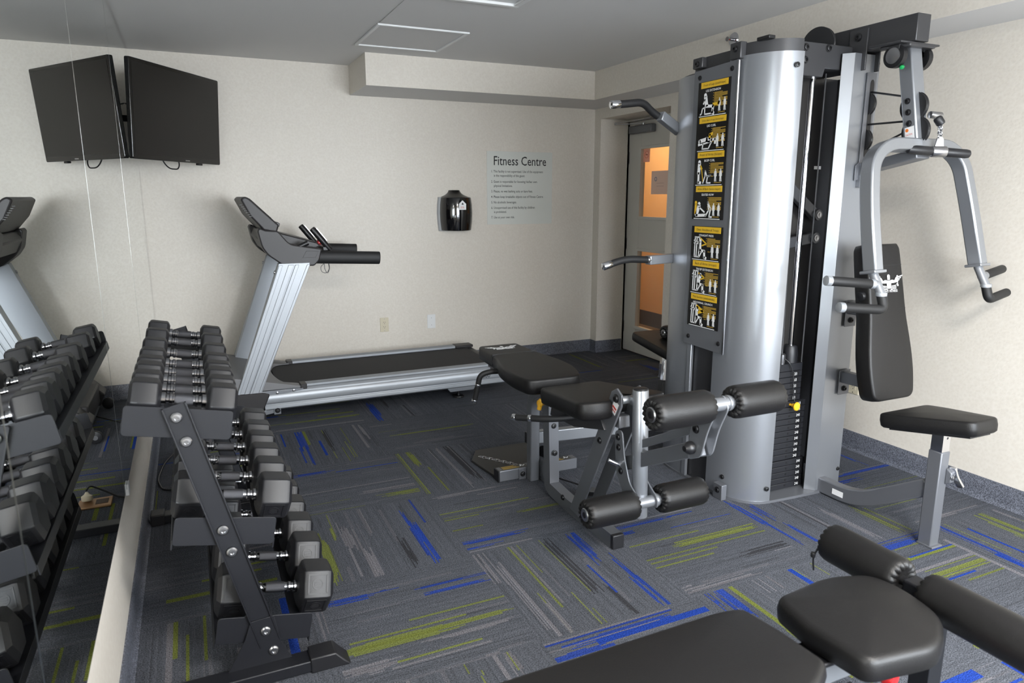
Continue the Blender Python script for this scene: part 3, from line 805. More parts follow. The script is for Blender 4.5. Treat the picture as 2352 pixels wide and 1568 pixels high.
def dup(root, loc, rot):
    r = root.copy(); COL.objects.link(r); r.location = loc; r.rotation_euler = rot
    for ch in list(root.children):
        c = ch.copy(); COL.objects.link(c); c.parent = r
        for g in list(ch.children):
            d = g.copy(); COL.objects.link(d); d.parent = c
    return r
ORD = ['first', 'second', 'third', 'fourth', 'fifth', 'sixth', 'seventh', 'eighth']
ROWS = [('top', (.226, .856), .300-.03, .079, [-3.42, -3.313, -3.195, -3.083, -2.95, -2.765, -2.54, -2.36], (.051, .044), 0),
        ('middle', (.332, .513), .335, .10, [-3.305, -3.15, -2.99, -2.84, -2.69, -2.52], (.063, .057), 1),
        ('bottom', (.428, .198), .345, .105, [-3.345, -3.13, -2.945, -2.77, -2.59, -2.41], (.072, .064), 2)]
for nm, (cx, cz), L, HL, ys, (R0, R1), seal in ROWS:
    protos = {}
    for i, y in enumerate(ys):
        R = R0+(R1-R0)*i/(len(ys)-1); key = (i*3)//len(ys)
        if key not in protos:
            d = make_dumbbell(R, L, HL, seal); protos[key] = d; d.location = (cx, y, cz+(R-R0)); d.rotation_euler = (0, -AN, 0)
        else: d = dup(protos[key], (cx, y, cz+(R-R0)), (0, -AN, 0))
        where = 'nearest the viewer' if i == 0 else ('farthest back, beside the treadmill' if i == len(ys)-1 else ORD[i]+' from the near end')
        d['label'] = 'black rubber hex dumbbell on the %s tier of the rack, %s' % (nm, where)
        d['group'] = 'dumbbells on the %s tier' % nm

# ------------------------------------------------------------------ treadmill (long side along the far wall)
t = thing('treadmill', 'silver and grey treadmill standing along the far wall', 'treadmill', (1.4, -.6, 0))
YN, YFR = -.985, -.20
for y, s in ((YN, 1), (YFR, -1)):
    mb = MB(); x0, x1 = .62, 2.285
    def rail(x): # cross-section in YZ
        return [(x, y+s*a, z) for a, z in ((.012, .075), (0, .085), (0, .105), (.006, .112), (.006, .118), (-.004, .126), (-.006, .15), (-.004, .172), (.004, .18), (.004, .188), (.02, .205), (.075, .208), (.075, .075))]
    mb.prism(rail(x0), (x1-x0, 0, 0)); mb.build('side_rail', alu, t, bevel=.0015, smooth=50)
    mb = MB().box((.86, y+s*.012, .2085), (2.19, y+s*.085, .222))
    for k in range(4): mb.box((.88, y+s*(.02+k*.016), .222), (2.18, y+s*(.028+k*.016), .2236))
    mb.build('foot_rail', alu, t, bevel=.002)
    MB().box((.845, y+s*.006, .19), (.885, y+s*.09, .2245)).build('rail_clip', darkpl, t, bevel=.004)
    mb = MB().prism([(2.17, y+s*.002, .185), (2.31, y+s*.002, .17), (2.335, y+s*.002, .10), (2.32, y+s*.002, .085), (2.28, y+s*.002, .0855), (2.28, y+s*.002, .2), (2.17, y+s*.002, .2)], (0, s*.1, 0))
    mb.box((2.15, y+s*.005, .205), (2.3, y+s*.10, .2265)); mb.build('rear_end_cap', darkpl, t, bevel=.006)
    # levelling foot
    MB().prism([(1.83, y+s*.01, .088), (2.06, y+s*.01, .088), (2.035, y+s*.01, .05), (1.86, y+s*.01, .05)], (0, s*.06, 0)).build('foot_bracket', silver, t, bevel=.002)
    MB().cyl((1.93, y+s*.04, .012), (1.93, y+s*.04, .06), .009).rcyl((1.93, y+s*.04, .0), (1.93, y+s*.04, .014), .04).build('leveling_foot', blackpl, t)
    # motor end boot and its frame
    P = [(.36, .055), (.60, .062), (.655, .185), (.62, .198), (.40, .205), (.33, .13)]
    MB().prism([(x, y-s*.012, z) for x, z in round_poly([(a, b, .012) for a, b in P], None)], (0, s*.15, 0)).build('base_boot', darkpl, t, bevel=.006)
    MB().prism([(.60, y+s*.002, .205), (.86, y+s*.002, .20), (.86, y+s*.002, .19), (.66, y+s*.002, .17), (.60, y+s*.002, .175)], (0, s*.03, 0)).build('rail_plate', silver, t, bevel=.002)
    mb = MB()
    for x, z in ((.70, .186), (.80, .192)): bolt(mb, (x, y+s*.0015, z), (0, -s, 0), .007, .005)
    mb.build('rail_bolt', steel, t)
    MB().bar([(.40, y+s*.02, .03), (.69, y+s*.02, .072)], .03, .02, (0, 0, 1)).box((.672, y+s*.005, .045), (.715, y+s*.035, .112)).build('lift_arm', silver, t, bevel=.002)
    mb = MB(); mb.lathe([(.016, 0), (.016, .008), (.010, .014), (0, .015)], (.694, y+s*.005, .072), (0, -s, 0), 20); mb.build('pivot_cap', blackpl, t)
    mb = MB().rcyl((.33, y+s*.0, .038), (.33, y+s*.03, .038), .038); mb.build('transport_wheel', rubber, t)
    MB().cyl((.33, y-s*.002, .038), (.33, y+s*.0, .038), .014).build('wheel_hub', steel, t)
    # upright
    lo0, lo1, hi0, hi1 = .462, .602, .762, .948
    vs = [(lo0, .185), (lo1, .185), (hi1, 1.0), (hi0, 1.0)]
    mb = MB().prism([(x, y, z) for x, z in vs], (0, s*.075, 0))
    def strip(f0, f1, d0):
        a = [(lo0+(lo1-lo0)*f, .2) for f in (f0, f1)]; b = [(hi0+(hi1-hi0)*f, .99) for f in (f1, f0)]
        mb.prism([(x, y-s*d0, z) for x, z in a+b], (0, s*d0, 0))
    strip(.0, .12, .006); strip(.30, .48, .005); strip(.52, .64, .008); strip(.9, 1, .004)
    mb.build('upright', alu, t, bevel=.003)
    mb = MB()
    for x, z in ((.757, .955), (.783, .968)): bolt(mb, (x-.02, y+s*.03, z-.01), (-1, 0, .25), .010, .006)
    mb.build('upright_bolt', steel, t)
# running deck
mb = MB(); mb.box((.72, YN+.075, .178), (2.24, YFR-.075, .204)); mb.build('running_belt', belt, t, bevel=.004)
MB().rcyl((2.27, YN+.08, .165), (2.27, YFR-.08, .165), .04).build('rear_roller', blackpl, t)
# motor hood with a rounded cut-out at the belt
ya, yb = YN+.012, YFR-.012; P = [(.44, ya), (.855, ya), (.86, ya+.075)]
P += [(.86-.15*math.sin(PI*k/24)**.5, ya+.085+(yb-ya-.17)*(.5-.5*math.cos(PI*k/24))) for k in range(25)]
P += [(.86, yb-.075), (.855, yb), (.44, yb)]
mb = MB(); n = len(P)
def hz(x): return .209+max(0, (.80-x))*.26
vs = [(x, y, .2055) for x, y in P]+[(x-.006, y, hz(x)+.004) for x, y in P]
fs = [tuple(range(n-1, -1, -1)), tuple(range(n, 2*n))]+[(i, (i+1) % n, (i+1) % n+n, i+n) for i in range(n)]
mb.add(vs, fs); mb.build('motor_hood', hood, t, bevel=.003)
MB().box((.36, YN+.1, .08), (.70, YFR-.1, .204)).build('motor_housing', darkpl, t, bevel=.01)
MB().bar([(.40, YN+.03, .055), (.40, YFR-.03, .055)], .05, .05).build('front_crossbar', silver, t, bevel=.003)
# console
yc0, yc1 = -.955, -.235
head = [(.574, 1.386, .01), (.597, 1.405, .012), (.622, 1.395, .01), (.786, 1.231, .01), (.77, 1.185, .0), (.694, 1.2, .0), (.62, 1.287, .01)]
MB().prism([(x, yc0+.03, z) for x, z in round_poly(head, None)], (0, yc1-yc0-.06, 0)).build('display_housing', darkpl, t, bevel=.012, seg=3)
M_ = frame((.60, -.595, 1.40), (0, -1, 0), (.164, 0, -.164))
mb = MB(); mb.box((-.27, .03, -.0), (.27, .2, .004), frame((.606, -.595, 1.411), (0, 1, 0), (-.707, 0, .707)) @ Matrix.Rotation(PI, 4, 'Z')); mb.build('display_screen', screenm, t, bevel=.002)
mb = MB()
for k in range(7): mb.box((.5855+k*.0085-.02, yc0+.028, 1.352-k*.0115), (.5885+k*.0085-.008, yc0+.031, 1.3555-k*.0115))
mb.build('vent_slots', blackpl, t)
hull = [(.652, 1.2, .02), (.665, 1.218, .01), (.70, 1.203, 0), (.77, 1.198, .01), (.835, 1.116, .03), (1.027, 1.083, .012), (1.008, 1.012, .01), (.975, .978, .01), (.79, .985, .02), (.706, 1.05, .02), (.672, 1.10, .02)]
for y0_, y1_ in ((yc0-.025, yc0+.115), (yc1+.025, yc1-.115)):
    MB().prism([(x, y0_, z) for x, z in round_poly(hull, None)], (0, y1_-y0_, 0)).build('console_side', darkpl, t, bevel=.014, seg=3)
mb = MB().prism([(x, yc0-.0262, z) for x, z in ((.93, 1.073), (1.005, 1.069), (.985, 1.03), (.905, 1.03))], (0, .003, 0)); c = mb.build('inspection_cover', darkpl, t, bevel=.001)
MB().prism([(x, yc0-.0272, z) for x, z in ((.90, 1.027), (.985, 1.025), (.98, 1.02), (.897, 1.02))], (0, .003, 0)).build('cover_latch', blackpl, c)
MB().prism([(x, yc0+.1, z) for x, z in ((.70, 1.07), (.66, 1.15), (.68, 1.2), (.77, 1.195), (.80, 1.18), (1.02, 1.115), (1.04, 1.09), (.98, 1.07), (.84, 1.08))], (0, yc1-yc0-.2, 0)).build('console_tray', darkpl, t, bevel=.008)
mb = MB(); mb.prism([(.77, yc0+.16, 1.232), (.80, yc0+.16, 1.215), (.806, yc0+.16, 1.235), (.79, yc0+.16, 1.247)], (0, .4, 0)); mb.build('reading_ledge', blackpl, t, bevel=.003)
mb = MB(); a, b = Vector((.86, yc0-.008, 1.085)), Vector((.945, yc0-.008, 1.122)); mb.tube([a, b], .016, 16); mb.build('bottle_holder', blackpl, t)
for y, s, zc in ((yc0+.012, 1, 1.022), (yc1-.012, -1, 1.03)):
    prof = [(.041*math.cos(2*PI*i/18)*(1 if True else 1), .026*math.sin(2*PI*i/18)) for i in range(18)]
    mb = MB().sweep([(.99, y, zc+.008), (1.05, y, zc+.005), (1.385, y, zc-.011), (1.40, y, zc-.012)], prof, (0, 0, 1)); mb.v = mb.v; mb.build('handrail', grip, t, bevel=.006)
for y, xo in ((-.86, 0), (-.36, 0)):
    a, b = Vector((1.082, y, 1.085)), Vector((.99, y, 1.205)); d = (b-a).normalized()
    g = MB().rcyl(a-d*.03, b, .019, .005).build('pulse_grip', blackpl, t)
    MB().prism([a+d*.035+Vector((.0155, -.012, .0125)), a+d*.135+Vector((.0155, -.012, .0125)), a+d*.135+Vector((.0155, .012, .0125)), a+d*.035+Vector((.0155, .012, .0125))], Vector((.0035, 0, .003))).build('sensor_plate', steel, g)
MB().bar([(1.07, yc0+.08, 1.075), (1.07, yc1-.08, 1.075)], .03, .045).build('grip_crossbar', blackpl, t, bevel=.006)
MB().prism([(1.055, -.63, 1.09), (1.105, -.63, 1.09), (1.095, -.63, 1.125), (1.065, -.63, 1.125)], (0, .05, 0)).build('safety_key', redpl, t, bevel=.006)
P = [(1.05, -.95, .995), (1.015, -.955, .97), (1.02, -.955, .935), (1.05, -.955, .925), (1.07, -.955, .95), (1.066, -.953, .99)]
MB().tube(smoothpath(P, .03), .0018, 6).tube(smoothpath([(1.04, -.94, .995), (1.045, -.94, .945), (1.06, -.942, .92), (1.075, -.942, .955), (1.07, -.942, .99)], .03), .0018, 6).build('key_lanyard', blackpl, t)
mb = MB().text('T800', .042, frame((2.07, YN-.0025+.0065, .131), (1, 0, 0), (0, 0, 1)), depth=.0115-.001); mb.build('side_lettering', ink, t, smooth=0)
# power cord and floor box
cord = MB().tube(smoothpath([(.36, -.60, .06), (.16, -.72, .012), (.10, -1.05, .006), (.125, -1.27, .006), (.05, -1.5, .006), (.0175+.01, -1.74, .006), (.055, -1.88, .006), (.13, -1.90, .006), (.2, -1.84, .03), (.262, -1.85, .075), (.272, -1.886, .066)], .08), .0045, 8).build('loose_cord', blackpl)
tag(cord, 'black power cord snaking over the carpet along the mirror wall', 'cord')
p = MB().lathe([(.010, 0), (.022, .004), (.024, .01), (.024, .026), (.012, .034), (.006, .044)], (.272, -1.9, .0155), (0, .25, .97), 20).build('cord_plug', almond)
tag(p, 'round beige plug standing in the floor outlet behind the rack', 'plug')
fb = thing('floor_outlet', 'bronze floor outlet box behind the dumbbell rack', 'floor outlet', (.24, -1.914, 0))
MB().box((.17, -1.965, 0), (.31, -1.86, .012)).build('floor_plate', mat('bronze metal', (168, 132, 96), .4, .6), fb, bevel=.004)
MB().box((.185, -1.94, .012), (.237, -1.885, .0135)).build('outlet_lid', mat('dark bronze', (80, 62, 48), .5, .5), fb, bevel=.0005)

# ------------------------------------------------------------------ multi gym (tower, press station, stool)
g = thing('multi_gym', 'tall silver multi gym tower with weight stack, press arm and stool', 'multi gym', (2.75, -2.95, 0))
CTX, CTY = 2.655, -2.955       # centre of the front cover's curve
def cover_curve(d=0, n=26, ext=0):
    P = []
    for i in range(n+1):
        an = math.radians(180+86*i/n); c, s = math.cos(an), math.sin(an); e = 2/2.35
        x = CTX+(.185-d)*math.copysign(abs(c)**e, c); y = CTY+(.255-d)*math.copysign(abs(s)**e, s)
        P.append((x, y))
    if ext: P.insert(0, (CTX-.185+d, CTY+ext))
    return P
YMID = -2.845
def mir(P): return [(x, 2*YMID-y) for x, y in P][::-1]
def shell(outer, inner, z0, z1):
    P = outer+inner[::-1]; return MB().prism([(x, y, z0) for x, y in P], (0, 0, z1-z0))
shell(cover_curve(), cover_curve(.004), .012, 1.985).build('curved_cover', silver, g, smooth=40)
shell(mir(cover_curve(ext=.06)), mir(cover_curve(.004, ext=.06)), .012, 1.955).build('curved_cover', silver, g, smooth=40)
O = cover_curve(-.004); O = O+[(2.78, -3.222), (2.95, -3.228), (3.09, -3.222), (3.09, -2.40), (2.66, -2.40)]+mir(O)[0:-1]
MB().prism([(x, y, 0) for x, y in O], (0, 0, .012)).build('base_plate', greypaint, g, smooth=40)
# top band
I = cover_curve(.008); J = cover_curve(.022)
shell(I, J, 1.975, 2.035).build('top_band', gunmetal, g, smooth=40)
MB().box((2.480, -2.97, 1.95), (2.494, -2.71, 2.022)).build('top_band', gunmetal, g, bevel=.002)
MB().prism([(x, y, 1.945) for x, y in cover_curve(.02)+[(2.66, -3.15), (3.06, -3.15), (3.06, -2.42), (2.66, -2.42)]+mir(cover_curve(.02))[:-1]], (0, 0, .02)).build('top_plate', gunmetal, g, smooth=0)
for y, z in ((-2.755, 1.99), (-3.0, 2.012)):
    b_ = MB().box((2.455, y-.033, 1.974), (2.49, y+.033, z+.03)).build('top_bracket', gunmetal, g, bevel=.004)
    mb = MB(); bolt(mb, (2.455, y-.0, z+.003), (-1, 0, 0), .011, .009); mb.build('bracket_bolt', blackpl, b_)
MB().box((2.485, -3.16, 2.032), (2.52, -3.09, 2.046), ).build('rubber_stop', blackpl, g, bevel=.003)
# instruction panel
PX = 2.458
MB().prism([(PX, y, z) for y, z in ((-2.735, 1.962), (-3.02, 1.972), (-3.035, .69), (-2.748, .697))], (.004, 0, 0)).build('panel', greypaint, g, bevel=.001)
mb = MB()
for y, z in ((-2.775, 1.93), (-2.985, 1.94), (-2.785, .735), (-3.0, .735)): bolt(mb, (PX, y, z), (-1, 0, 0), .009, .006)
mb.build('panel_bolt', blackpl, g)
MB().bar([(PX-.001, -3.026, 1.968), (PX-.001, -3.036, .69)], .006, .006).build('panel_edge', chrome, g)
# opening under the panel
MB().box((2.487, -3.0, .012), (2.505, -2.72, 1.95)).build('inner_liner', darkpanel, g, smooth=0)
MB().box((2.466, -2.802, .012), (2.482, -2.772, .72)).build('corner_post', silver, g, bevel=.002)
mb = MB()
for p in ((2.478, -3.06, .1), (2.61, -3.2135, .075), (2.598, -3.2115, 1.93)):
    nn = (-.97, -.2, 0) if p[1] > -3.1 else (-.25, -.97, 0); bolt(mb, p, nn, .009, .006)
mb.build('cover_bolt', blackpl, g)
MB().box((2.445, -3.10, 0), (2.475, -3.04, .075)).build('base_bracket', greypaint, g, bevel=.003)
mb = MB(); bolt(mb, (2.445, -3.07, .045), (-1, 0, 0), .012, .008); mb.build('base_bolt', blackpl, g)
# placards
def human(mb, M_, x, y, h, mirrored=False):
    """standing figure"""
    k = -1 if mirrored else 1
    P = lambda pts: [(x+k*a*h, y+b*h, 0) for a, b in pts]
    for pts in (
        [(-.075, .50), (.075, .50), (.125, .78), (.09, .835), (-.09, .835), (-.125, .78)],
        [(-.125, .80), (-.085, .76), (-.12, .42), (-.16, .40)], [(.125, .80), (.085, .76), (.12, .42), (.16, .40)],
        [(-.08, .52), (.0, .5), (-.02, .03), (-.09, .02)], [(.08, .52), (.0, .5), (.06, .02), (.13, .03)],
        [(-.09, .03), (-.02, .04), (.04, 0), (-.09, 0)], [(.06, .03), (.13, .03), (.19, 0), (.06, 0)]):
        mb.prism(P(pts), (0, 0, .0006), M_)
    mb.lathe([(.062*h, 0), (.062*h, .0006)], M_ @ Vector((x, y+.93*h, 0)), M_.to_3x3() @ Vector((0, 0, 1)), 12)
    mb.box((x-.03*h, y+.82*h, 0), (x+.03*h, y+.9*h, .0006), M_)
def stroke(mb, M_, pts, w):
    for a, b in zip(pts[:-1], pts[1:]):
        a2, b2 = Vector(a), Vector(b); d = (b2-a2).normalized(); n_ = Vector((-d.y, d.x))*w/2
        mb.prism([(q.x, q.y, 0) for q in (a2-n_-d*w*.3, b2-n_+d*w*.3, b2+n_+d*w*.3, a2+n_-d*w*.3)], (0, 0, .0006), M_)
def dot(mb, M_, x, y, r): mb.lathe([(r, 0), (r, .0006)], M_ @ Vector((x, y, 0)), M_.to_3x3() @ Vector((0, 0, 1)), 12)
def placard(y0, y1, z0, z1, secs):
    wd, ht = y0-y1, z1-z0; M_ = frame((PX-.0005, y0, z0), (0, -1, 0), (0, 0, 1))
    p = MB().box((0, 0, 0), (wd, ht, .0025), M_).build('instruction_placard', placardm, g, bevel=.0005)
    F = M_ @ Matrix.Translation((0, 0, .0026)); n = len(secs); sh = ht/n
    for i, (title, s2, kind, nl) in enumerate(secs):
        band, tt, sub, txt, fig, act = MB(), MB(), MB(), MB(), MB(), MB()
        yt = ht-i*sh; bh = sh*.185
        band.box((wd*.09, yt-bh, 0), (wd*.93, yt-.002, .0005), F)
        sz = min(.0235, wd*.81/(len(title)*.485)); tt.text(title, sz, F @ Matrix.Translation((wd*.51, yt-bh*.70, .0006)), 'CENTER', depth=.0002)
        sub.text(s2, .0135, F @ Matrix.Translation((wd*.48, yt-bh-.017, 0)), 'CENTER', depth=.0003, bold=.012)
        for k in range(nl):
            ln = wd*(.40 if (k*7+i) % 4 else .25); yy = yt-bh-.024-k*.0052
            txt.box((wd*.52, yy-.0034, 0), (wd*.52+ln, yy, .0004), F)
            if k % 2 == 0: txt.box((wd*.485, yy-.0034, 0), (wd*.50, yy, .0004), F)
        fb = yt-sh+.012; fh = sh*.37
        for fx in (.69, .85): human(fig, F, wd*fx, fb+.006, fh)
        txt.box((wd*.66, fb-.001, 0), (wd*.87, fb+.002, .0004), F); txt.box((wd*.55, fb+fh*.5, 0), (wd*.62, fb+fh*.5+.003, .0004), F)
        if i < n: fig.box((wd*.06, yt-sh+.0015, 0), (wd*.90, yt-sh+.0045, .0005), F)
        b = fb; s = sh
        X = lambda a, c: (wd*a, b+s*c)
        if kind == 'ext':
            dot(fig, F, wd*.24, b+s*.54, .009); stroke(fig, F, [X(.25, .47), X(.29, .25)], .021); stroke(fig, F, [X(.29, .22), X(.50, .20), X(.48, .02), X(.52, .0)], .013)
            stroke(fig, F, [X(.24, .42), X(.19, .30)], .007); stroke(fig, F, [X(.1, .0), X(.14, .03), X(.16, .16), X(.24, .2), X(.24, .0), X(.45, .0), X(.5, .1)], .006); stroke(act, F, [X(.50, .24), X(.66, .25), X(.68, .30)], .012)
        elif kind == 'curl':
            dot(fig, F, wd*.13, b+s*.22, .009); stroke(fig, F, [X(.16, .22), X(.36, .26), X(.50, .22)], .021); stroke(fig, F, [X(.5, .24), X(.62, .26), X(.62, .14)], .011)
            stroke(fig, F, [X(.1, .13), X(.45, .2)], .011); stroke(fig, F, [X(.24, .15), X(.22, .0), X(.42, .0), X(.5, .17)], .006); stroke(act, F, [X(.44, .28), X(.45, .40), X(.52, .42)], .012)
        elif kind == 'bicep':
            dot(fig, F, wd*.16, b+s*.62, .009); stroke(fig, F, [X(.16, .56), X(.15, .30)], .019); stroke(fig, F, [X(.15, .30), X(.15, .02), X(.22, .01)], .012)
            stroke(act, F, [X(.20, .50), X(.24, .42)], .010); stroke(act, F, [X(.24, .42), X(.30, .04)], .003); stroke(fig, F, [X(.30, .0), X(.36, .2), X(.36, .36), X(.42, .2), X(.54, .22), X(.44, .18), X(.42, .0), X(.54, .0)], .006)
        elif kind == 'row':
            dot(fig, F, wd*.22, b+s*.38, .009); dot(act, F, wd*.11, b+s*.42, .008); stroke(act, F, [X(.11, .36), X(.11, .1)], .014); stroke(fig, F, [X(.22, .32), X(.14, .05)], .019); stroke(fig, F, [X(.14, .03), X(.44, .05)], .013)
            stroke(fig, F, [X(.23, .28), X(.40, .14)], .007); stroke(fig, F, [X(.44, .02), X(.54, .2), X(.5, .44), X(.6, .24), X(.56, .0), X(.64, .0)], .007)
        else:
            stroke(fig, F, [X(.12, .6), X(.28, .6)], .006)
            for a in (.12, .18, .26): stroke(fig, F, [X(a, .02), X(a+.01, .6)], .0055)
            stroke(fig, F, [X(.12, .02), X(.28, .02), X(.36, .18)], .006); stroke(fig, F, [X(.1, .5), X(.22, .42)], .006); stroke(fig, F, [X(.1, .42), X(.22, .46)], .005)
            lean = {'press': 0, 'tri': .06, 'abs': .02}[kind]
            dot(fig, F, wd*(.30+lean), b+s*.50, .008); stroke(fig, F, [X(.29+lean, .44), X(.30, .22)], .018); stroke(fig, F, [X(.30, .22), X(.44, .20), X(.45, .02), X(.50, .0)], .012)
            stroke(act, F, [X(.30, .58 if kind == 'press' else .54), X(.50, .42), X(.36, .36)], .006 if kind != 'abs' else .014)
        band.build('title_band', yellow, p, smooth=0); tt.build('title_lettering', ink, p, smooth=0); sub.build('subtitle_lettering', white, p, smooth=0)
        txt.build('instruction_lines', mat('dull yellow print', (170, 138, 48), .5), p, smooth=0); fig.build('pictogram', white, p, smooth=0); act.build('pictogram_accent', yellow, p, smooth=0)
placard(-2.772, -2.985, 1.298, 1.908, [('Front of Legs (quadriceps)', 'LEG EXTENSION', 'ext', 12), ('Glutes, Back of Legs (hamstrings)', 'LEG CURL', 'curl', 12), ('Front of Arms (biceps)', 'BICEP CURL', 'bicep', 9), ('Arms & Back (teres major)', 'SEATED ROW', 'row', 11)])
placard(-2.776, -2.994, .792, 1.266, [('Chest, Shoulders & Triceps', 'STRAIGHT PRESS', 'press', 8), ('Back of Arms (triceps)', 'TRICEP EXTENSION', 'tri', 12), ('Mid Section (abdominals)', 'ABDOMINAL CRUNCH', 'abs', 11)])

# right post of the tower
Pp = [(2.885, -3.178), (2.918, -3.216), (3.075, -3.214), (3.075, -3.10), (3.071, -3.10), (3.071, -3.210), (2.920, -3.212), (2.888, -3.175)]
MB().prism([(x, y, .012) for x, y in Pp], (0, 0, 1.988)).build('front_post', silver, g, bevel=.0008, smooth=25)
mb = MB()
for z in (.10, 1.965): bolt(mb, (3.062, -3.2145, z), (0, -1, 0), .008, .006)
mb.build('post_bolt', blackpl, g)
MB().box((3.02, -2.45, .012), (3.07, -2.41, 1.95)).build('rear_post', silver, g, bevel=.003)
# dark liners inside
MB().box((2.60, -2.93, .012), (3.16, -2.92, 1.945)).build('smoked_panel', darkpanel, g, smooth=0)
MB().box((3.152, -3.10, .012), (3.16, -2.93, 1.945)).build('side_liner', darkpanel, g, smooth=0)
# header over the stack
MB().prism([(x, -3.165, z) for x, z in ((2.62, 2.035), (2.985, 2.035), (2.985, 1.935), (2.805, 1.935), (2.795, 1.90), (2.62, 1.90))], (0, .05, 0)).build('header_plate', gunmetal, g, bevel=.004)
mb = MB()
for x, z in ((2.685, 2.012), (2.685, 1.962), (2.815, 2.018)): mb = MB(); bolt(mb, (x, -3.165, z), (0, -1, 0), .013, .009); mb.build('header_bolt', blackpl, g)
# weight stack
SX = 2.765
for i in range(20):
    z1_ = .598-i*.0292; grp = 0 if i < 5 else (1 if i < 15 else 2); hw = (.100, .132, .152)[grp]; yf = (-3.128, -3.134, -3.140)[grp]
    mb = MB().box((SX-hw, yf, z1_-.0282), (SX+hw, yf+.10, z1_)); pl = mb.build('weight_plate', iron, g, bevel=.003, seg=2)
    MB().lathe([(.0058, 0), (.0058, .0008)], (SX+.035, yf, z1_-.0145), (0, -1, 0), 14).build('selector_hole', blackpl, pl, smooth=0)
    M_ = frame((SX+hw-.048, yf-.0006, z1_-.024), (1, 0, 0), (0, 0, 1))
    MB().box((-.008, -.002, -.0002), (.030, .021, .0004), M_).build('number_label', blackpl, pl, smooth=0)
    s = ('2/3', '1/3', '2/3', '1/3', '1/3')[i] if i < 5 else ('2/43' if i > 6 else '1/3')
    MB().text(s, .0185, M_ @ Matrix.Translation((-.007 if len(s) > 3 else -.002, .003, .0004)), depth=.0002, sx=.72).build('plate_number', white, pl, smooth=0)
MB().box((SX-.1, -3.126, .6), (SX+.10, -3.03, .634)).lathe([(.0058, 0), (.0058, .0008)], (SX+.035, -3.126, .617), (0, -1, 0), 14).build('top_weight_plate', iron, g, bevel=.004)
RX = 2.822
MB().lathe([(.036, 0), (.036, .04), (.031, .075), (.027, .082), (.012, .083)], (RX, -3.085, .632), (0, 0, 1), 24).build('rod_bumper', rubber, g)
MB().cyl((RX, -3.085, .03), (RX, -3.085, 1.92), .0125).build('guide_rod', chrome, g)
MB().cyl((2.70, -3.085, .03), (2.70, -3.085, 1.92), .0125).build('guide_rod', chrome, g)
MB().lathe([(.016, 0), (.017, .004), (.017, .045), (.012, .05)], (2.757, -3.10, .632), (0, 0, 1), 20).build('cable_end', steel, g)
cab = mat('steel cable', (120, 120, 122), .35, .9, bump=.8, bscale=2500)
MB().cyl((2.757, -3.10, .68), (2.730, -3.10, 1.92), .003, 8).build('lift_cable', cab, g)
MB().cyl((2.885, -3.10, .03), (2.885, -3.10, 1.93), .003, 8).build('lift_cable', cab, g)
MB().tube(smoothpath([(2.757, -3.118, .66), (2.77, -3.135, .645), (2.788, -3.142, .61), (2.80, -3.146, .5), (2.805, -3.155, .44)], .03), .0025, 8).build('pin_lanyard', blackpl, g)
MB().lathe([(.006, 0), (.006, .014), (.0095, .016), (.0095, .026), (.005, .028), (.005, .032), (.019, .034), (.021, .037), (.019, .042), (.01, .045)], (2.797, -3.134, .437), (.1, -1, 0), 22).build('selector_pin', yellowpl, g)
MB().box((3.045, -2.9305, 1.53), (3.09, -2.9302, 1.545)).build('warning_label', white, g, smooth=0)
# top beam and pulley
MB().box((2.965, -3.455, 2.008), (3.042, -2.55, 2.112)).build('top_beam', gunmetal, g, bevel=.003)
MB().box((2.958, -3.235, 1.93), (2.966, -3.145, 2.10)).box((3.041, -3.235, 1.93), (3.049, -3.145, 2.10)).build('beam_bracket', gunmetal, g, bevel=.002)
mb = MB(); bolt(mb, (2.958, -3.19, 2.068), (-1, 0, 0), .014, .010); mb.build('beam_bolt', blackpl, g)
def pulley(c, ax, r, parent=g, w=.022):
    c = Vector(c); ax = Vector(ax).normalized()
    p = MB().lathe([(r*.3, -w/2), (r*.82, -w/2), (r, -w*.45), (r, -w*.3), (r*.86, 0), (r, w*.3), (r, w*.45), (r*.82, w/2), (r*.3, w/2)], c, ax, 36).build('pulley_wheel', blackpl, parent, smooth=30)
    return p
pulley((2.90, -3.03, 2.062), (1, .25, 0), .075)
MB().box((2.87, -3.05, 1.96), (2.93, -3.01, 2.05)).build('pulley_bracket', gunmetal, g, bevel=.003)
# slotted plate with two pulleys on the post
MB().prism([(x, -3.219, z) for x, z in ((2.995, 1.925), (3.052, 1.925), (3.052, 1.50), (3.035, 1.48), (2.975, 1.47), (2.975, 1.535), (2.995, 1.55))], (0, -.005, 0)).build('slotted_plate', greypaint, g, bevel=.001)
mb = MB()
P = [(3.028+.012*math.cos(a), 1.875+.022*math.sin(a)) for a in [PI*k/8 for k in range(9)]]+[(3.028+.012*math.cos(a), 1.585+.022*math.sin(a)) for a in [PI+PI*k/8 for k in range(9)]]
mb.prism([(x, -3.2245, z) for x, z in P], (0, -.0006, 0)); mb.build('slot', blackpl, g, smooth=0)
for z in (1.795, 1.645): pulley((3.028, -3.197, z), (1, 0, 0), .052, w=.018)
MB().box((2.995, -3.236, 1.44), (3.035, -3.215, 1.545)).build('cable_bracket', greypaint, g, bevel=.002)
mb = MB()
for z in (1.525, 1.46): bolt(mb, (3.015, -3.236, z), (0, -1, 0), .009, .007)
mb.build('bracket_bolt', blackpl, g)
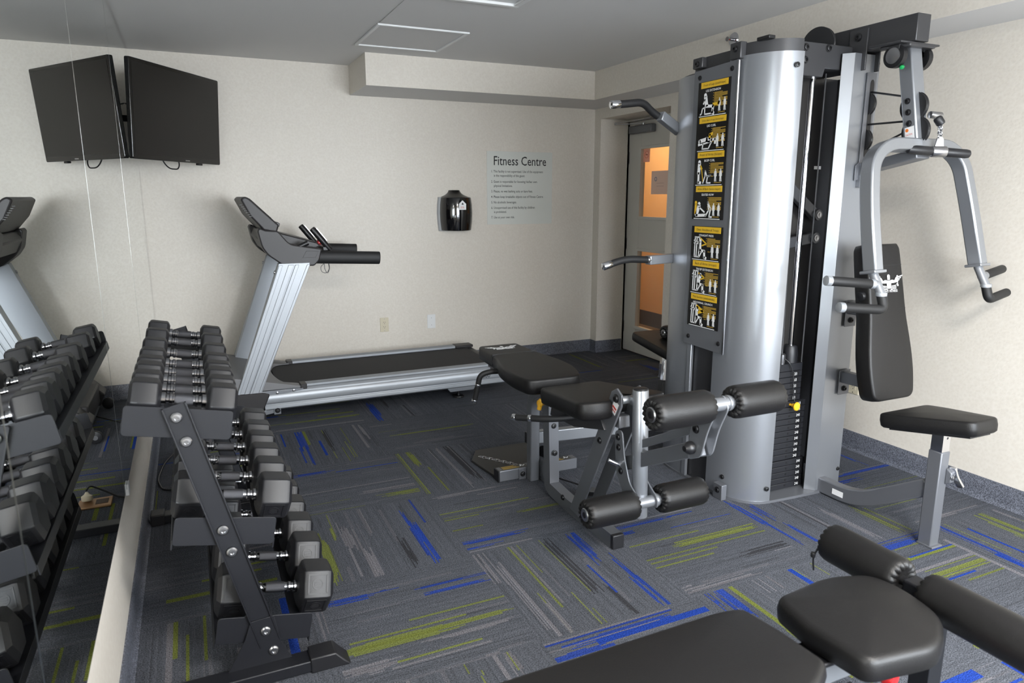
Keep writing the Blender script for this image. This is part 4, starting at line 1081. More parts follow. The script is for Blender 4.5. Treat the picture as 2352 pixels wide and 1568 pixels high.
# swinging press arm: hangs from the beam, leaning towards the viewer
TL = math.radians(11.2)
MA = Matrix.Translation((3.005, -3.40, 2.0)) @ Matrix.Rotation(-TL, 4, 'X')
A = lambda x, y, z: MA @ Vector((x, y, z))
MB().prism([(x, y, z) for x, y, z in ((-.115, -.05, 0), (.115, -.05, 0), (.115, .10, 0), (-.115, .10, 0))], (0, 0, .008), Matrix.Translation((3.005, -3.40, 1.997))).prism([(2.93, -3.46, 1.985), (3.08, -3.46, 1.985), (3.10, -3.34, 1.985), (2.91, -3.34, 1.985)], (0, 0, .012)).build('pivot_plate', gunmetal, g, bevel=.003)
for x in (-.062, .062):
    s = 1 if x > 0 else -1
    mb = MB().lathe([(.03, 0), (.046, .002), (.046, .026), (.03, .028)], (3.005+x, -3.40, 1.955), (s, 0, 0), 28); b_ = mb.build('bearing_housing', blackpl, g)
    MB().lathe([(.031, .0285), (.031, .032), (.016, .034), (.006, .034)], (3.005+x, -3.40, 1.955), (s, 0, 0), 24).build('bearing_cap', steel, b_)
    MB().box((3.005+x-(.0 if s > 0 else .028), -3.425, 1.955), (3.005+x+(.028 if s > 0 else 0), -3.375, 1.997)).build('bearing_block', gunmetal, g, bevel=.003)
MB().rcyl((2.945, -3.425, 1.912), (2.932, -3.43, 1.908), .008, .002, 12).build('grease_cap', greenpl, g)
stem = MB().box((-.034, -.03, -.41), (.034, .03, -.0), MA).build('arm_stem', silver, g, bevel=.006)
MB().prism([A(x, -.0305, z) for x, z in [(.006+.010*math.cos(a), -.215+.018*math.sin(a)) for a in [PI*k/8 for k in range(9)]]+[(.006+.010*math.cos(a), -.385+.018*math.sin(a)) for a in [PI+PI*k/8 for k in range(9)]]], MA.to_3x3() @ Vector((0, -.0006, 0))).build('stem_slot', blackpl, g, smooth=0)
for z in (-.245, -.345): pulley(A(.004, .0, z), (1, 0, 0), .058, w=.02)
mb = MB()
for z in (-.225, -.27, -.315): bolt(mb, A(-.034, 0, z), MA.to_3x3() @ Vector((-1, 0, 0)), .010, .009)
mb.build('stem_bolt', blackpl, g)
M_ = MA @ frame((-.0346, .02, -.379), (0, -1, 0), (0, 0, 1))
l_ = MB().box((0, 0, 0), (.04, .050, .0006), M_).build('caution_label', white, stem, smooth=0)
MB().text('CAUTION', .0105, M_ @ Matrix.Translation((.0025, .016, .0007)), depth=.0002, sx=.62).build('caution_lettering', redink, l_ if False else stem, smooth=0)
mb = MB(); dot(mb, M_ @ Matrix.Translation((0, 0, .0007)), .010, .038, .007); mb.build('hazard_mark', orangeink, stem, smooth=0)
MB().rcyl(A(.03, -.045, -.29), A(.085, -.055, -.295), .014, .003).build('stop_pin', steel, g)
# yoke
Yk = [(-.315, -.012, -.905), (-.312, -.012, -.65), (-.285, -.010, -.47), (-.185, -.005, -.405), (.185, -.005, -.405), (.262, -.010, -.47), (.292, -.012, -.65), (.325, -.012, -.905)]
MB().sweep([A(*p) for p in smoothpath(Yk, .10, 8)], [(.024, -.03), (.024, .03), (-.024, .03), (-.024, -.03)], (MA.to_3x3() @ Vector((-1, 0, 0)))).build('press_yoke', silver, g, bevel=.007)
MB().box((-.03, -.02, -.46), (.05, .2, -.42), MA).build('yoke_stop', greypaint, g, bevel=.004)
for s, x0 in ((-1, -.315), (1, .325)):
    MB().box((x0-.034, -.046, -.912), (x0+.034, .024, -.900), MA).build('yoke_cap', silver, g, bevel=.003)
    e0 = A(x0, -.012, -.91)
    N_ = e0+Vector((0, -.045, -.08))
    MB().tube([e0, N_], .017).rcyl(e0+Vector((0, -.022, -.042)), e0+Vector((s*.03, -.016, -.040)), .019, .002).build('handle_neck', silver, g)
    d1 = Vector((s*.97, .20, .09)).normalized()
    u0 = e0+Vector((0, -.022, -.042))+d1*.028
    MB().rcyl(u0, u0+d1*.185, .0185, .003).build('upper_grip', grip, g)
    if s < 0:
        MB().rcyl(u0+d1*.181, u0+d1*.202, .0195, .002).build('grip_end', alu, g); MB().rcyl(u0-d1*.012, u0+d1*.004, .0195, .002).build('grip_collar', alu, g)
    P = smoothpath([N_, N_+Vector((0, -.018, -.056)), N_+Vector((0, -.018, -.057))+d1*.185], .055, 8)
    MB().rcyl(N_+Vector((0, 0, .010)), N_+Vector((0, 0, -.006)), .0205, .002).build('grip_collar', alu, g)
    MB().tube(P, .0185).build('lower_grip', grip, g)
    if s < 0: MB().rcyl(P[-1]-d1*.004, P[-1]+d1*.018, .0195, .002).build('grip_end', alu, g)
# cables to the arm
for a, b in (((3.028, -3.225, 1.845), A(.0, .03, -.195)), ((3.028, -3.225, 1.71), A(.0, .03, -.295)), ((3.028, -3.24, 1.60), A(.0, .04, -.335))):
    MB().cyl(a, b, .0042, 8).build('arm_cable', blackpl, g)
# cable end, clip and bar handle
q0 = A(.03, -.075, -.33); q1 = q0+Vector((.03, -.03, -.02)); MB().rcyl(q0+Vector((-.008, .0, .02)), q0+Vector((.01, -.012, -.01)), .017, .008).build('cable_stop_ball', rubber, g)
h = thing('bar_handle', 'short black rubber bar handle clipped in front of the press arm', 'bar handle', A(.10, -.10, -.47))
top = q0+Vector((.005, -.01, -.005)); hc = Vector((3.05, -3.545, 1.578))
mb = MB(); n_ = 5
for k in range(n_):
    a = top.lerp(hc+Vector((0, 0, .055)), (k+.1)/n_); b = top.lerp(hc+Vector((0, 0, .055)), (k+1.15)/n_); d = (b-a).normalized(); sd = (Vector((0, 1, 0)) if k % 2 else Vector((1, 0, 0))); sd = (sd-d*sd.dot(d)).normalized()*.008
    P = [a+sd, b+sd, b+d*.006, b-sd, a-sd, a-d*.006, a+sd]; mb.tube(smoothpath(P, .005, 3), .0035, 6)
mb.build('snap_link', chrome, h)
mb = MB(); M_ = frame(hc, (.9, -.45, -.02), (0, 0, 1))
mb.prism([(x, y, -.004) for x, y in [(.014*math.cos(a), .045+.014*math.sin(a)) for a in [PI*k/10 for k in range(11)]]+[(-.022, 0), (.022, 0)]], (0, 0, .008), M_); mb.rcyl(M_ @ Vector((-.030, 0, 0)), M_ @ Vector((.030, 0, 0)), .022, .004); mb.build('swivel', steel, h, bevel=.002)
d = Vector((.93, -.36, -.07)).normalized()
for s in (-1, 1): MB().lathe([(.016, 0), (.018, .004), (.018, .085), (.016, .098), (.009, .104), (.002, .106)], hc+d*s*.03, d*s, 20).build('rubber_grip', rubber, h)
# back pad on brackets
E_ = [(-.088, .05, .03), (.088, .05, .03), (.160, .62, .10), (.165, .69, .05), (.088+.045, .735, .04), (-.133, .735, .04), (-.165, .69, .05), (-.160, .62, .10)]
PXC, PYF = 3.0, -3.39
out = [(-.085, .008, .0), (-.10, -.01, .02), (-.103, -.05, 0), (-.108, -.16, 0), (-.111, -.25, .0), (-.114, -.31, .05), (-.128, -.41, .05), (-.136, -.49, .05), (-.136, -.57, .05), (-.124, -.668, .04), (.124, -.668, .04), (.136, -.57, .05), (.136, -.49, .05), (.128, -.41, .05), (.114, -.31, .05), (.111, -.25, 0), (.108, -.16, 0), (.103, -.05, 0), (.10, -.01, .02), (.085, .008, 0)]
M_ = frame((PXC, PYF, 1.195), (1, 0, 0), (0, .2, 1))
bp = MB().pad(out, M_, t=.085, e=.012, crown=.006).build('back_pad', vinyl, g, smooth=50)
mb = MB()
for z in (-.085, -.275): mb.box((-.094 if z > -.1 else -.101, z-.0012, -.0046), (.094 if z > -.1 else .101, z+.0012, .0002), M_)
mb.build('pad_seam', blackpl, bp, smooth=0)
def emblem(parent, M_, w, text=True):
    """winged strong-man crest with lettering, printed on the pads"""
    mb = MB(); F = M_
    for s in (-1, 1):
        for k in range(5):
            a = w*(.5-.055*k); y = w*(.10-.042*k)
            mb.prism([(s*w*.30, y-.008*w, 0), (s*w*.30, y+.012*w, 0), (s*a, y+w*.052-w*.006*k, 0), (s*(a-.02*w), y+w*.025-w*.006*k, 0)], (0, 0, .0005), F)
        for k in range(3): mb.prism([(s*w*.06, -w*(.10+.035*k), 0), (s*w*.26, -w*(.08+.035*k), 0), (s*w*.24, -w*(.10+.035*k), 0), (s*w*.06, -w*(.118+.035*k), 0)], (0, 0, .0005), F)
        mb.prism([(s*w*.02, w*.03, 0), (s*w*.12, w*.05, 0), (s*w*.2, w*.03, 0), (s*w*.26, w*.11, 0), (s*w*.32, w*.10, 0), (s*w*.31, w*-.01, 0), (s*w*.16, w*-.03, 0), (s*w*.02, w*-.03, 0)], (0, 0, .0005), F)
        dot(mb, F, s*w*.31, w*.125, w*.026); dot(mb, F, s*w*.31, -w*.09, w*.026); mb.box((s*w*.31-.006*w, -w*.1, 0), (s*w*.31+.006*w, w*.12, .0005), F)
    mb.prism([(-w*.06, -w*.16, 0), (w*.06, -w*.16, 0), (w*.085, w*.03, 0), (-w*.085, w*.03, 0)], (0, 0, .0005), F)
    mb.prism([(-w*.04, w*.05, 0), (w*.04, w*.05, 0), (w*.045, w*.15, 0), (w*.02, w*.18, 0), (-w*.02, w*.18, 0), (-w*.045, w*.15, 0)], (0, 0, .0005), F)
    mb.build('printed_crest', white, parent, smooth=0)
    MB().text('FLIGHT FITNESS', w*.085, F @ Matrix.Translation((0, -w*.25, 0)), 'CENTER', depth=.0005, sx=.95).build('printed_lettering', white, parent, smooth=0)
emblem(bp, M_ @ Matrix.Translation((.003, -.158, .0032)), .178)
for z in (.895, .568):
    MB().bar([(3.035, -3.20, z), (3.02, PYF-(1.195-z)*.2+.083, z+.008)], .055, .04).build('pad_bracket', greypaint, g, bevel=.004)
    MB().box((3.00, -3.226, z-.085), (3.07, -3.2225, z+.035)).build('bracket_plate', greypaint, g, bevel=.002)
    mb = MB(); bolt(mb, (3.035, -3.226, z-.055), (0, -1, 0), .011, .012); mb.build('bracket_bolt', blackpl, g)
MB().rcyl((2.90, PYF+.0, .985), (2.875, PYF+.0, .98), .02, .006).build('adjust_knob', blackpl, g)
# stool
SC = Vector((2.935, -3.78, 0))
MB().bar(smoothpath([(2.96, -3.18, .04), (2.96, -3.43, .04), (2.942, -3.76, .245)], .12, 8), .072, .048, (0, 0, 1)).build('seat_arm', greypaint, g, bevel=.006)
MB().prism([(2.935, -3.30, .028), (2.935, -3.36, .028), (2.935, -3.36, .055), (2.935, -3.30, .055)], (-.0006, 0, 0)).build('serial_label', white, g, smooth=0)
mb = MB().cbox((SC.x, SC.y, .205), (.052, .056, .405)); mb.build('seat_post', greypaint, g, bevel=.004)
MB().cbox((SC.x+.002, SC.y-.006, .004), (.062, .07, .008)).build('post_foot', greypaint, g, bevel=.002)
mb = MB().cbox((SC.x, SC.y, .45), (.045, .048, .14)); mb.lathe([(.005, 0), (.005, .0008)], (SC.x+.003, SC.y-.024, .465), (0, -1, 0), 12); mb.build('sliding_tube', chrome, g, bevel=.003)
MB().lathe([(.0045, 0), (.0045, .0006)], (SC.x+.003, SC.y-.0245, .465), (0, -1, 0), 12).build('adjustment_hole', blackpl, g, smooth=0)
mb = MB().prism([(SC.x+.012, SC.y-.028, z+.27) for z in (0, .07)]+[(SC.x+.012, SC.y-.052, .325), (SC.x+.012, SC.y-.052, .285)], (.024, 0, 0)); mb.build('lever_bracket', greypaint, g, bevel=.004)
MB().bar(smoothpath([(SC.x+.028, SC.y-.045, .345), (SC.x+.034, SC.y-.052, .31), (SC.x+.066, SC.y-.062, .262)], .03, 5), .012, .026).build('release_lever', chrome, g, bevel=.002)
mb = MB(); bolt(mb, (SC.x+.022, SC.y-.052, .305), (0, -1, 0), .009, .006); mb.build('lever_bolt', steel, g)
MS = frame((2.938, -3.598, .533), (-1, 0, 0), (0, -.347, .053))
out = [(-.154, 0, .035), (.154, 0, .035), (.140, .10, .0), (.078, .347, .03), (-.078, .347, .03), (-.140, .10, 0)]
MB().pad(out, MS, t=.062, e=.011, crown=.006).build('stool_seat', vinyl, g, smooth=50)
MB().prism([(-.12, .03, -.072), (.12, .03, -.072), (.06, .32, -.072), (-.06, .32, -.072)], (0, 0, .012), MS).build('seat_board', blackpl, g)
# pull bars and press arms on the far side of the tower
def chestarm(P, gripend, tubew):
    P = [Vector(p) for p in P]
    return P
for nm, tubep, gripp in (
    ('upper', [(2.385, -2.585, 1.782), (2.52, -2.565, 1.716)], [(2.108, -2.60, 1.817), (2.17, -2.60, 1.823), (2.28, -2.59, 1.838), (2.345, -2.57, 1.80), (2.405, -2.565, 1.772)]),
    ('lower', [(2.335, -2.60, 1.093), (2.50, -2.575, 1.095)], [(2.088, -2.60, 1.074), (2.20, -2.60, 1.104), (2.34, -2.60, 1.095)])):
    MB().bar(tubep, .045, .04, (0, 0, 1)).build('side_arm', silver, g, bevel=.004)
    P = smoothpath(gripp, .06, 8); MB().tube(P, .0175).build('side_grip', grip, g)
    dd = (P[0]-P[1]).normalized(); MB().rcyl(P[0]-dd*.035, P[0]+dd*.012, .0185, .002).build('grip_end', chrome, g)
    d2 = (P[-1]-P[-2]).normalized(); MB().rcyl(P[-1]-d2*.012, P[-1]+d2*.006, .0195, .002).build('grip_collar', chrome, g)
for a, b in (((2.74, -2.96, 1.53), (3.035, -2.965, 1.315)), ((2.74, -2.96, 1.165), (3.03, -2.965, 1.205))):
    a, b = Vector(a), Vector(b); MB().bar([a, b], .05, .03, (0, 0, 1)).build('inner_arm', greypaint, g, bevel=.004)
    p = MB().rcyl(b+Vector((0, .015, 0)), b+Vector((0, -.03, 0)), .027, .004).build('arm_boss', greypaint, g)
    MB().lathe([(.016, 0), (.016, .003), (.008, .004), (.003, .002)], b+Vector((0, -.03, 0)), (0, -1, 0), 20).build('boss_screw', steel, p)

# ------------------------------------------------------------------ leg extension bench in front of the tower
lb = thing('leg_extension_bench', 'black padded leg extension bench with foam rollers in front of the tower', 'weight bench', (1.765, -2.7, 0))
XC = 1.755
MB().bar(smoothpath([(XC, -2.50, .0), (XC, -2.50, .475), (XC, -2.80, .50), (XC, -3.30, .545)], .12, 8), .05, .05, (0, 1, 0)).build('rear_upright', greypaint, lb, bevel=.005)
MB().bar(smoothpath([(XC, -2.68, .46), (XC, -2.70, .10), (XC, -2.70, .045), (XC, -2.86, .03), (XC, -3.276, .03)], .17, 10), .06, .05, (0, -1, 0)).build('base_leg', greypaint, lb, bevel=.005)
MB().box((XC-.027, -3.284, .0), (XC+.027, -3.262, .061)).build('foot_cap', rubber, lb, bevel=.004)
mb = MB()
for p, n_ in (((XC, -2.715, .35), (0, -1, .1)), ((XC, -2.73, .22), (0, -1, .1)), ((XC-.025, -2.86, .055), (-1, 0, 0)), ((XC-.025, -2.99, .04), (-1, 0, 0)), ((XC-.025, -3.04, .028), (-1, 0, 0))): bolt(mb, p, n_, .011, .008)
mb.build('frame_bolt', blackpl, lb)
MB().bar([(1.585, -2.44, .03), (2.03, -2.44, .03)], .058, .055).build('crossbar', greypaint, lb, bevel=.004)
MB().box((1.578, -2.469, .0), (1.586, -2.411, .06)).build('crossbar_cap', rubber, lb, bevel=.002)
MB().box((1.69, -2.475, .0), (1.73, -2.468, .055)).build('crossbar_bracket', greypaint, lb, bevel=.002)
mb = MB(); bolt(mb, (1.71, -2.475, .028), (0, -1, 0), .011, .008); mb.build('crossbar_bolt', blackpl, lb)
for x0, k in ((1.605, 1), (1.86, -1)):
    lbl = MB().box((x0, -2.462, .0592), (x0+.14, -2.418, .0597)).build('floor_bar_label', mat('grey label', (70, 68, 66), .5), lb, smooth=0)
    mb = MB()
    for r in range(3): mb.box((x0+.006, -2.456+r*.013, .0597), (x0+.095-r*.01, -2.449+r*.013, .0601))
    mb.build('label_lines', mat('dull yellow print', (170, 138, 48), .5), lbl, smooth=0)
    mb = MB(); M_ = Matrix.Translation((x0+.118, -2.44, .0597)); stroke(mb, M_, [(-.014, -.004), (-.004, .006), (.004, -.004), (.014, .008)], .005); dot(mb, M_, -.006, .012, .004); mb.build('label_figure', white, lbl, smooth=0)
# footplate and chain of the low row
MB().prism([(x, y, .004) for x, y in ((1.585, -2.41), (1.555, -2.16), (1.63, -2.03), (1.93, -2.03), (2.0, -2.16), (1.99, -2.41))], (0, 0, .012)).build('footplate', mat('dark footplate', (46, 44, 42), .55), lb, bevel=.002)
ch = Vector((1.715, -2.40, .048)); ce = Vector((1.60, -2.165, .03)); nl = 11; mb = MB()
for k in range(nl):
    a = ch.lerp(ce, k/nl); b = ch.lerp(ce, (k+1.25)/nl); d = (b-a).normalized(); sd = Vector((0, 0, 1)) if k % 2 else d.cross(Vector((0, 0, 1))); sd = sd*.006
    mb.tube(smoothpath([a+sd, b+sd, b-sd, a-sd, a+sd], .005, 3), .002, 6)
mb.build('row_chain', chrome, lb)
MB().box((1.79, -2.60, .0), (1.84, -2.47, .03)).prism([(x, y, .02) for x, y in ((1.785, -2.6), (1.80, -2.6), (1.80, -2.47), (1.785, -2.47))], (0, 0, .10)).build('pulley_cheek', greypaint, lb, bevel=.002)
pulley((1.812, -2.54, .115), (1, .15, 0), .07, lb)
# rear tie beam to the tower
MB().bar([(XC+.02, -2.42, .195), (2.475, -2.50, .195)], .062, .045, (0, 0, 1)).build('tie_beam', silver, lb, bevel=.004)
MB().box((XC-.0, -2.475, .165), (XC+.022, -2.40, .225)).build('tie_beam_cap', blackpl, lb, bevel=.003)
pulley((1.90, -2.86, .05), (.1, .2, 1), .055, lb)
MB().box((1.86, -2.90, .0), (1.94, -2.82, .035)).build('cable_bracket', greypaint, lb, bevel=.003)
MB().cyl((1.79, -2.62, .06), (1.90, -2.81, .05), .004, 8).build('row_cable', blackpl, lb)
# front struts
for s in (-1, 1):
    x = XC+.012+s*.047
    MB().prism([(x, y, z) for y, z in ((-2.955, .045), (-3.03, .035), (-3.335, .62), (-3.335, .665), (-3.30, .685), (-3.265, .665))], (.008*s, 0, 0)).build('front_strut', greypaint, lb, bevel=.002)
    mb = MB(); bolt(mb, (x+.008*s if s > 0 else x-.008, -3.30, .645), (s, 0, 0), .014, .010); bolt(mb, (x+.008*s if s > 0 else x-.008, -3.19, .44), (s, 0, 0), .011, .008); mb.build('strut_bolt', blackpl, lb)
M_ = frame((XC+.012-.0555, -3.245, .575), (0, -.46, .89), (0, .89, .46)); 
cl = MB().box((0, -.03, 0), (.055, .004, .0006), frame((XC+.012-.0556, -3.268, .588), (0, -.46, .89), (0, .89, .46))).build('caution_label', white, lb, smooth=0)
F_ = frame((XC+.012-.0562, -3.268, .588), (0, -.46, .89), (0, .89, .46)) @ Matrix.Rotation(PI/2, 4, 'Z')
mb = MB(); [mb.box((.0, 0, 0), (.001, .001, .0001), F_)]; mb.box((.002, -.03, 0), (-.026, -.022, .0005), F_); mb.box((.002, -.015, 0), (-.026, -.011, .0005), F_); mb.build('caution_print', redink, cl, smooth=0)
# swinging leg lever
XL = 1.765
MB().rcyl((XL, -3.405, .195), (XL, -3.382, .695), .030, .003).build('leg_lever', silver, lb)
MB().rcyl((XL, -3.382, .694), (XL, -3.3817, .701), .028, .003).build('lever_cap', blackpl, lb)
MB().rcyl((XL-.05, -3.33, .645), (XL+.05, -3.33, .645), .015, .002).box((XL-.02, -3.39, .63), (XL+.02, -3.33, .66)).build('lever_pivot', silver, lb)
for s in (-1, 1):
    x = XL+s*.036
    MB().prism([(x, y, z) for y, z in round_poly([(-3.28, .51, .02), (-3.33, .525, .03), (-3.35, .42, .03), (-3.39, .33, .02), (-3.465, .285, .02), (-3.465, .24, .02), (-3.36, .26, .02), (-3.29, .35, .04)], None)], (s*.006, 0, 0)).build('roller_plate', greypaint, lb, bevel=.002)
    mb = MB()
    for y, z in ((-3.305, .49), (-3.31, .45), (-3.33, .36)): bolt(mb, (x+s*.006, y, z), (s, 0, 0), .011, .007)
    mb.build('plate_bolt', blackpl, lb)
MB().rcyl((XL-.08, -3.30, .40), (XL-.03, -3.32, .375), .009, .002).build('lever_stop_pin', chrome, lb)
MB().bar([(XL, -3.37, .47), (XL, -3.745, .665)], .03, .022).build('upper_link', greypaint, lb, bevel=.002)
MB().bar([(XL, -3.30, .375), (XL, -3.735, .585)], .055, .03).build('lower_link', greypaint, lb, bevel=.003)
for s in (-1, 1):
    x = XL+s*.02
    MB().prism([(x, y, z) for y, z in round_poly([(-3.70, .535, .02), (-3.765, .565, .02), (-3.79, .66, .03), (-3.83, .745, .02), (-3.80, .785, .02), (-3.77, .76, .02), (-3.72, .685, .03), (-3.70, .62, .03)], None)], (s*.006, 0, 0)).build('knee_plate', silver, lb, bevel=.002)
    mb = MB()
    for y, z in ((-3.735, .655),): bolt(mb, (x+s*.006, y, z), (s, 0, 0), .013, .008)
    mb.build('knee_bolt', blackpl, lb)
MB().lathe([(.022, 0), (.022, .012), (.018, .02), (.010, .03), (.004, .031)], (XL-.028, -3.72, .585), (-1, 0, 0), 20).build('adjust_knob', blackpl, lb)
def roller(x0, x1, y, z, r, parent, capd, ax=Vector((1, 0, 0)), mvin=vinyl):
    """upholstered foam roller with gathered ends"""
    a = Vector((x0, y, z)) if not isinstance(x0, Vector) else x0; b = Vector((x1, y, z)) if not isinstance(x1, Vector) else x1
    d = (b-a).normalized(); L = (b-a).length; n = 48; u = Vector((0, 0, 1)); u = (u-d*u.dot(d)).normalized(); s = d.cross(u); vs = []; fs = []
    prof = [(.40, .006, .0), (.62, .0, 1), (.80, .001, 1), (.92, .006, .7), (.98, .014, .2), (1, .026, 0), (1.0, L/2, 0), (1, L-.026, 0), (.98, L-.014, .2), (.92, L-.006, .7), (.80, L-.001, 1), (.62, L, 1), (.40, L-.006, 0)]
    for q, t_, g_ in prof:
        for i in range(n):
            an = 2*PI*i/n; rr = r*q*(1-.035*g_*(1+math.cos(16*an))/2); vs.append(a+d*(t_+.004*g_*math.cos(16*an)*(1 if t_ < L/2 else -1))+(u*math.cos(an)+s*math.sin(an))*rr)
    for k in range(len(prof)-1):
        for i in range(n): fs.append((k*n+i, k*n+(i+1) % n, (k+1)*n+(i+1) % n, (k+1)*n+i))
    fs += [tuple(range(n-1, -1, -1)), tuple(range((len(prof)-1)*n, len(prof)*n))]
    p = MB().add(vs, fs).build('foam_roller', mvin, parent, smooth=55)
    if capd:
        e = a if capd < 0 else b; o = -d if capd < 0 else d
        MB().lathe([(r*.46, -.012), (r*.46, -.001), (r*.40, .002), (r*.22, .002), (r*.2, -.003), (0, -.003)], e, o, 28).build('roller_cap', steel, p)
        MB().lathe([(r*.2, -.006), (r*.2, .003), (r*.1, .004), (0, .002)], e, o, 16).build('cap_bolt', blackpl, p)
    return p
# (the axle runs along X)
MB().cyl((XL-.23, -3.432, .264), (XL+.23, -3.432, .264), .022).rcyl((XL+.045, -3.432, .264), (XL+.058, -3.432, .264), .026, .002).build('lower_axle', silver, lb)
roller(XL-.262, XL-.042, -3.432, .264, .0555, lb, -1); roller(XL+.062, XL+.275, -3.432, .264, .0555, lb, 1)
MB().cyl((XL-.23, -3.80, .752), (XL+.23, -3.80, .752), .022).rcyl((XL+.035, -3.80, .752), (XL+.048, -3.80, .752), .026, .002).build('upper_axle', silver, lb)
roller(XL-.258, XL-.035, -3.80, .752, .0545, lb, -1); roller(XL+.052, XL+.255, -3.80, .752, .0545, lb, 1)
# pads
zp = .60
out = [(1.668, -1.985, .03), (1.90, -1.985, .03), (1.905, -2.22, .0), (1.912, -2.30, .06), (1.935, -2.44, .08), (1.93, -2.60, .08), (1.865, -2.775, .05), (1.602, -2.765, .05), (1.585, -2.62, .06), (1.60, -2.44, .08), (1.645, -2.30, .06), (1.655, -2.22, 0)]
bp = MB().pad(out[::-1], Matrix.Translation((0, 0, zp)), t=.075, e=.011, crown=.004).build('back_pad', vinyl, lb, smooth=50)
MB().box((1.652, -2.228, zp-.06), (1.910, -2.222, zp+.0005)).build('pad_seam', blackpl, bp, smooth=0)
emblem(bp, Matrix.Translation((1.775, -2.085, zp+.0002)), .19)
MS = frame((1.777, -2.81, .578), (-1, 0, 0), (0, -.47, .059))
out = [(-.153, 0, .04), (.153, 0, .04), (.17, .2, .0), (.205, .45, .04), (.13, .482, .03), (.065, .475, .03), (.045, .40, .04), (-.045, .40, .04), (-.065, .475, .03), (-.13, .482, .03), (-.205, .45, .04), (-.17, .2, 0)]
MB().pad(out, MS, t=.075, e=.012, crown=.004).build('seat_pad', vinyl, lb, smooth=50)
MB().bar([(1.765, -2.05, zp-.085), (1.765, -2.76, zp-.085)], .04, .05).build('pad_rail', greypaint, lb, bevel=.003)
MB().box((-.11, .05, -.088), (.11, .36, -.074), MS).build('seat_board', blackpl, lb, bevel=.002)
MB().prism([(1.70, y, z) for y, z in ((-2.80, .495), (-3.20, .545), (-3.24, .50), (-3.0, .44), (-2.78, .43))], (.02, 0, 0)).build('seat_bracket', gunmetal, lb, bevel=.003)
mb = MB().lathe([(.009, 0), (.009, .02), (.016, .024), (.02, .032), (.016, .04)], (1.70, -2.74, .475), (-1, -.1, .1), 16); mb.rcyl((1.674, -2.745, .50), (1.662, -2.746, .448), .011, .004, 12); mb.build('pull_pin', yellowpl, lb)
# grab handles at seat and back pad
P = smoothpath([(1.74, -3.06, .505), (1.61, -3.02, .495), (1.565, -2.97, .485), (1.495, -2.855, .468)], .06, 6)
MB().tube(P, .014).build('side_handle', grip, lb)
d = (P[-1]-P[-2]).normalized(); MB().rcyl(P[-1]-d*.002, P[-1]+d*.016, .0155, .002).build('handle_end', chrome, lb); c_ = P[-1]-d*.075; MB().rcyl(c_-d*.008, c_+d*.008, .0155, .002).build('handle_collar', chrome, lb)
P = smoothpath([(1.72, -2.34, .535), (1.60, -2.31, .535), (1.553, -2.30, .52), (1.535, -2.27, .385)], .05, 7)
MB().tube(P, .014).build('side_handle', grip, lb)
d = (P[-1]-P[-2]).normalized(); MB().rcyl(P[-1]-d*.002, P[-1]+d*.018, .0155, .002).build('handle_end', chrome, lb); c_ = P[-1]-d*.085; MB().rcyl(c_-d*.006, c_+d*.006, .0155, .002).build('handle_collar', chrome, lb)

# ------------------------------------------------------------------ bench behind the tower, by the door
rb = thing('incline_bench', 'black padded bench with a roller, half hidden behind the tower by the door', 'weight bench', (3.0, -1.75, 0))
M_ = frame((2.93, -1.60, .512), (-1, 0, 0), (0, -.425, -.061))
MB().pad([(-.36, 0, .05), (0, 0, .05), (0, .75, .05), (-.36, .75, .05)], M_, t=.06, e=.012).build('bench_pad', vinyl, rb, smooth=50)
roller(Vector((3.05, -1.80, .528)), Vector((3.33, -1.80, .528)), 0, 0, .045, rb, -1)
MB().bar([(2.985, -1.93, .40), (2.955, -1.95, .17)], .04, .03).build('chrome_leg', chrome, rb, bevel=.003)
MB().bar([(2.965, -1.945, .25), (2.93, -1.97, .0)], .06, .05).build('bench_leg', gunmetal, rb, bevel=.004)
MB().bar([(2.94, -1.96, .025), (3.30, -1.96, .025)], .05, .05).bar([(3.11, -2.25, .02), (3.11, -1.66, .02)], .04, .05).build('bench_base', gunmetal, rb, bevel=.004)
MB().bar([(3.28, -1.95, .0), (3.20, -1.93, .40)], .05, .05).build('bench_leg', gunmetal, rb, bevel=.004)

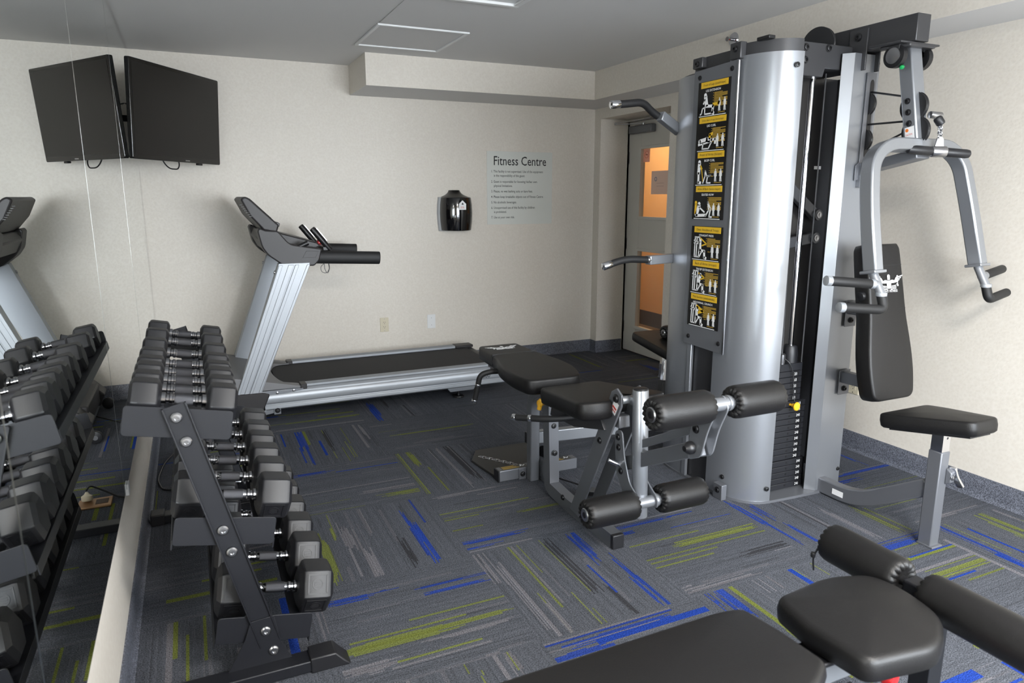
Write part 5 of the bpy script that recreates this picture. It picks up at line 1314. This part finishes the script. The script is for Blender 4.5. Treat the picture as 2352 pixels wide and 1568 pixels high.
# ------------------------------------------------------------------ bench in the foreground
fb = thing('adjustable_bench', 'black padded adjustable bench with foam rollers in the foreground', 'weight bench', (1.2, -4.5, 0))
zf = .475
out = [(.30, -4.64, .03), (1.31, -4.64, .04), (1.395, -4.59, .02), (1.39, -4.47, .02), (1.375, -4.365, .025), (1.31, -4.352, .03), (.30, -4.365, .03)]
MB().pad(out, Matrix.Translation((0, 0, zf)), t=.06, e=.016, crown=.008).build('back_pad', vinyl, fb, smooth=50)
out = [(1.468, -4.628, .03), (1.66, -4.655, .05), (1.765, -4.585, .05), (1.79, -4.47, .06), (1.775, -4.385, .045), (1.66, -4.345, .05), (1.47, -4.365, .035), (1.452, -4.48, 0)]
MB().pad(out, Matrix.Translation((0, 0, zf)), t=.065, e=.018, crown=.010).build('seat_pad', vinyl, fb, smooth=50)
MB().bar([(.45, -4.5, .375), (1.82, -4.5, .375)], .06, .06, (0, 0, 1)).build('main_beam', silver, fb, bevel=.004)
MB().box((1.43, -4.54, .40), (1.70, -4.46, .412)).bar([(.5, -4.5, .408), (1.33, -4.5, .408)], .03, .045).build('pad_support', blackpl, fb, bevel=.003)
MB().bar(smoothpath([(1.80, -4.5, .36), (1.86, -4.5, .40), (1.86, -4.5, .03)], .04), .05, .05, (0, 1, 0)).build('front_leg', powder, fb, bevel=.004)
MB().bar([(1.86, -4.72, .025), (1.86, -4.28, .025)], .05, .05).build('front_foot', powder, fb, bevel=.004)
MB().bar([(.62, -4.5, .36), (.56, -4.5, .03)], .05, .05, (0, 1, 0)).build('rear_leg', powder, fb, bevel=.004)
MB().bar([(.56, -4.72, .025), (.56, -4.28, .025)], .05, .05).build('rear_foot', powder, fb, bevel=.004)
MB().rcyl((1.845, -4.76, .452), (1.845, -4.20, .452), .0125, .002).build('roller_axle', blackpl, fb)
MB().box((1.82, -4.54, .40), (1.87, -4.44, .47)).build('axle_bracket', powder, fb, bevel=.004)
roller(Vector((1.845, -4.428, .452)), Vector((1.845, -4.196, .452)), 0, 0, .054, fb, 0)
roller(Vector((1.845, -4.775, .452)), Vector((1.845, -4.485, .452)), 0, 0, .054, fb, 0)
MB().lathe([(.008, 0), (.008, .03), (.018, .034), (.022, .044), (.02, .06), (.012, .064)], (1.60, -4.53, .36), (.25, -1, -.1), 20).build('pull_knob', redpl, fb)
MB().tube(smoothpath([(1.80, -4.20, .44), (1.795, -4.19, .41), (1.80, -4.192, .37)], .02), .0025, 6).rcyl((1.795, -4.19, .425), (1.795, -4.19, .41), .007, .003, 10).build('pin_cord', blackpl, fb)
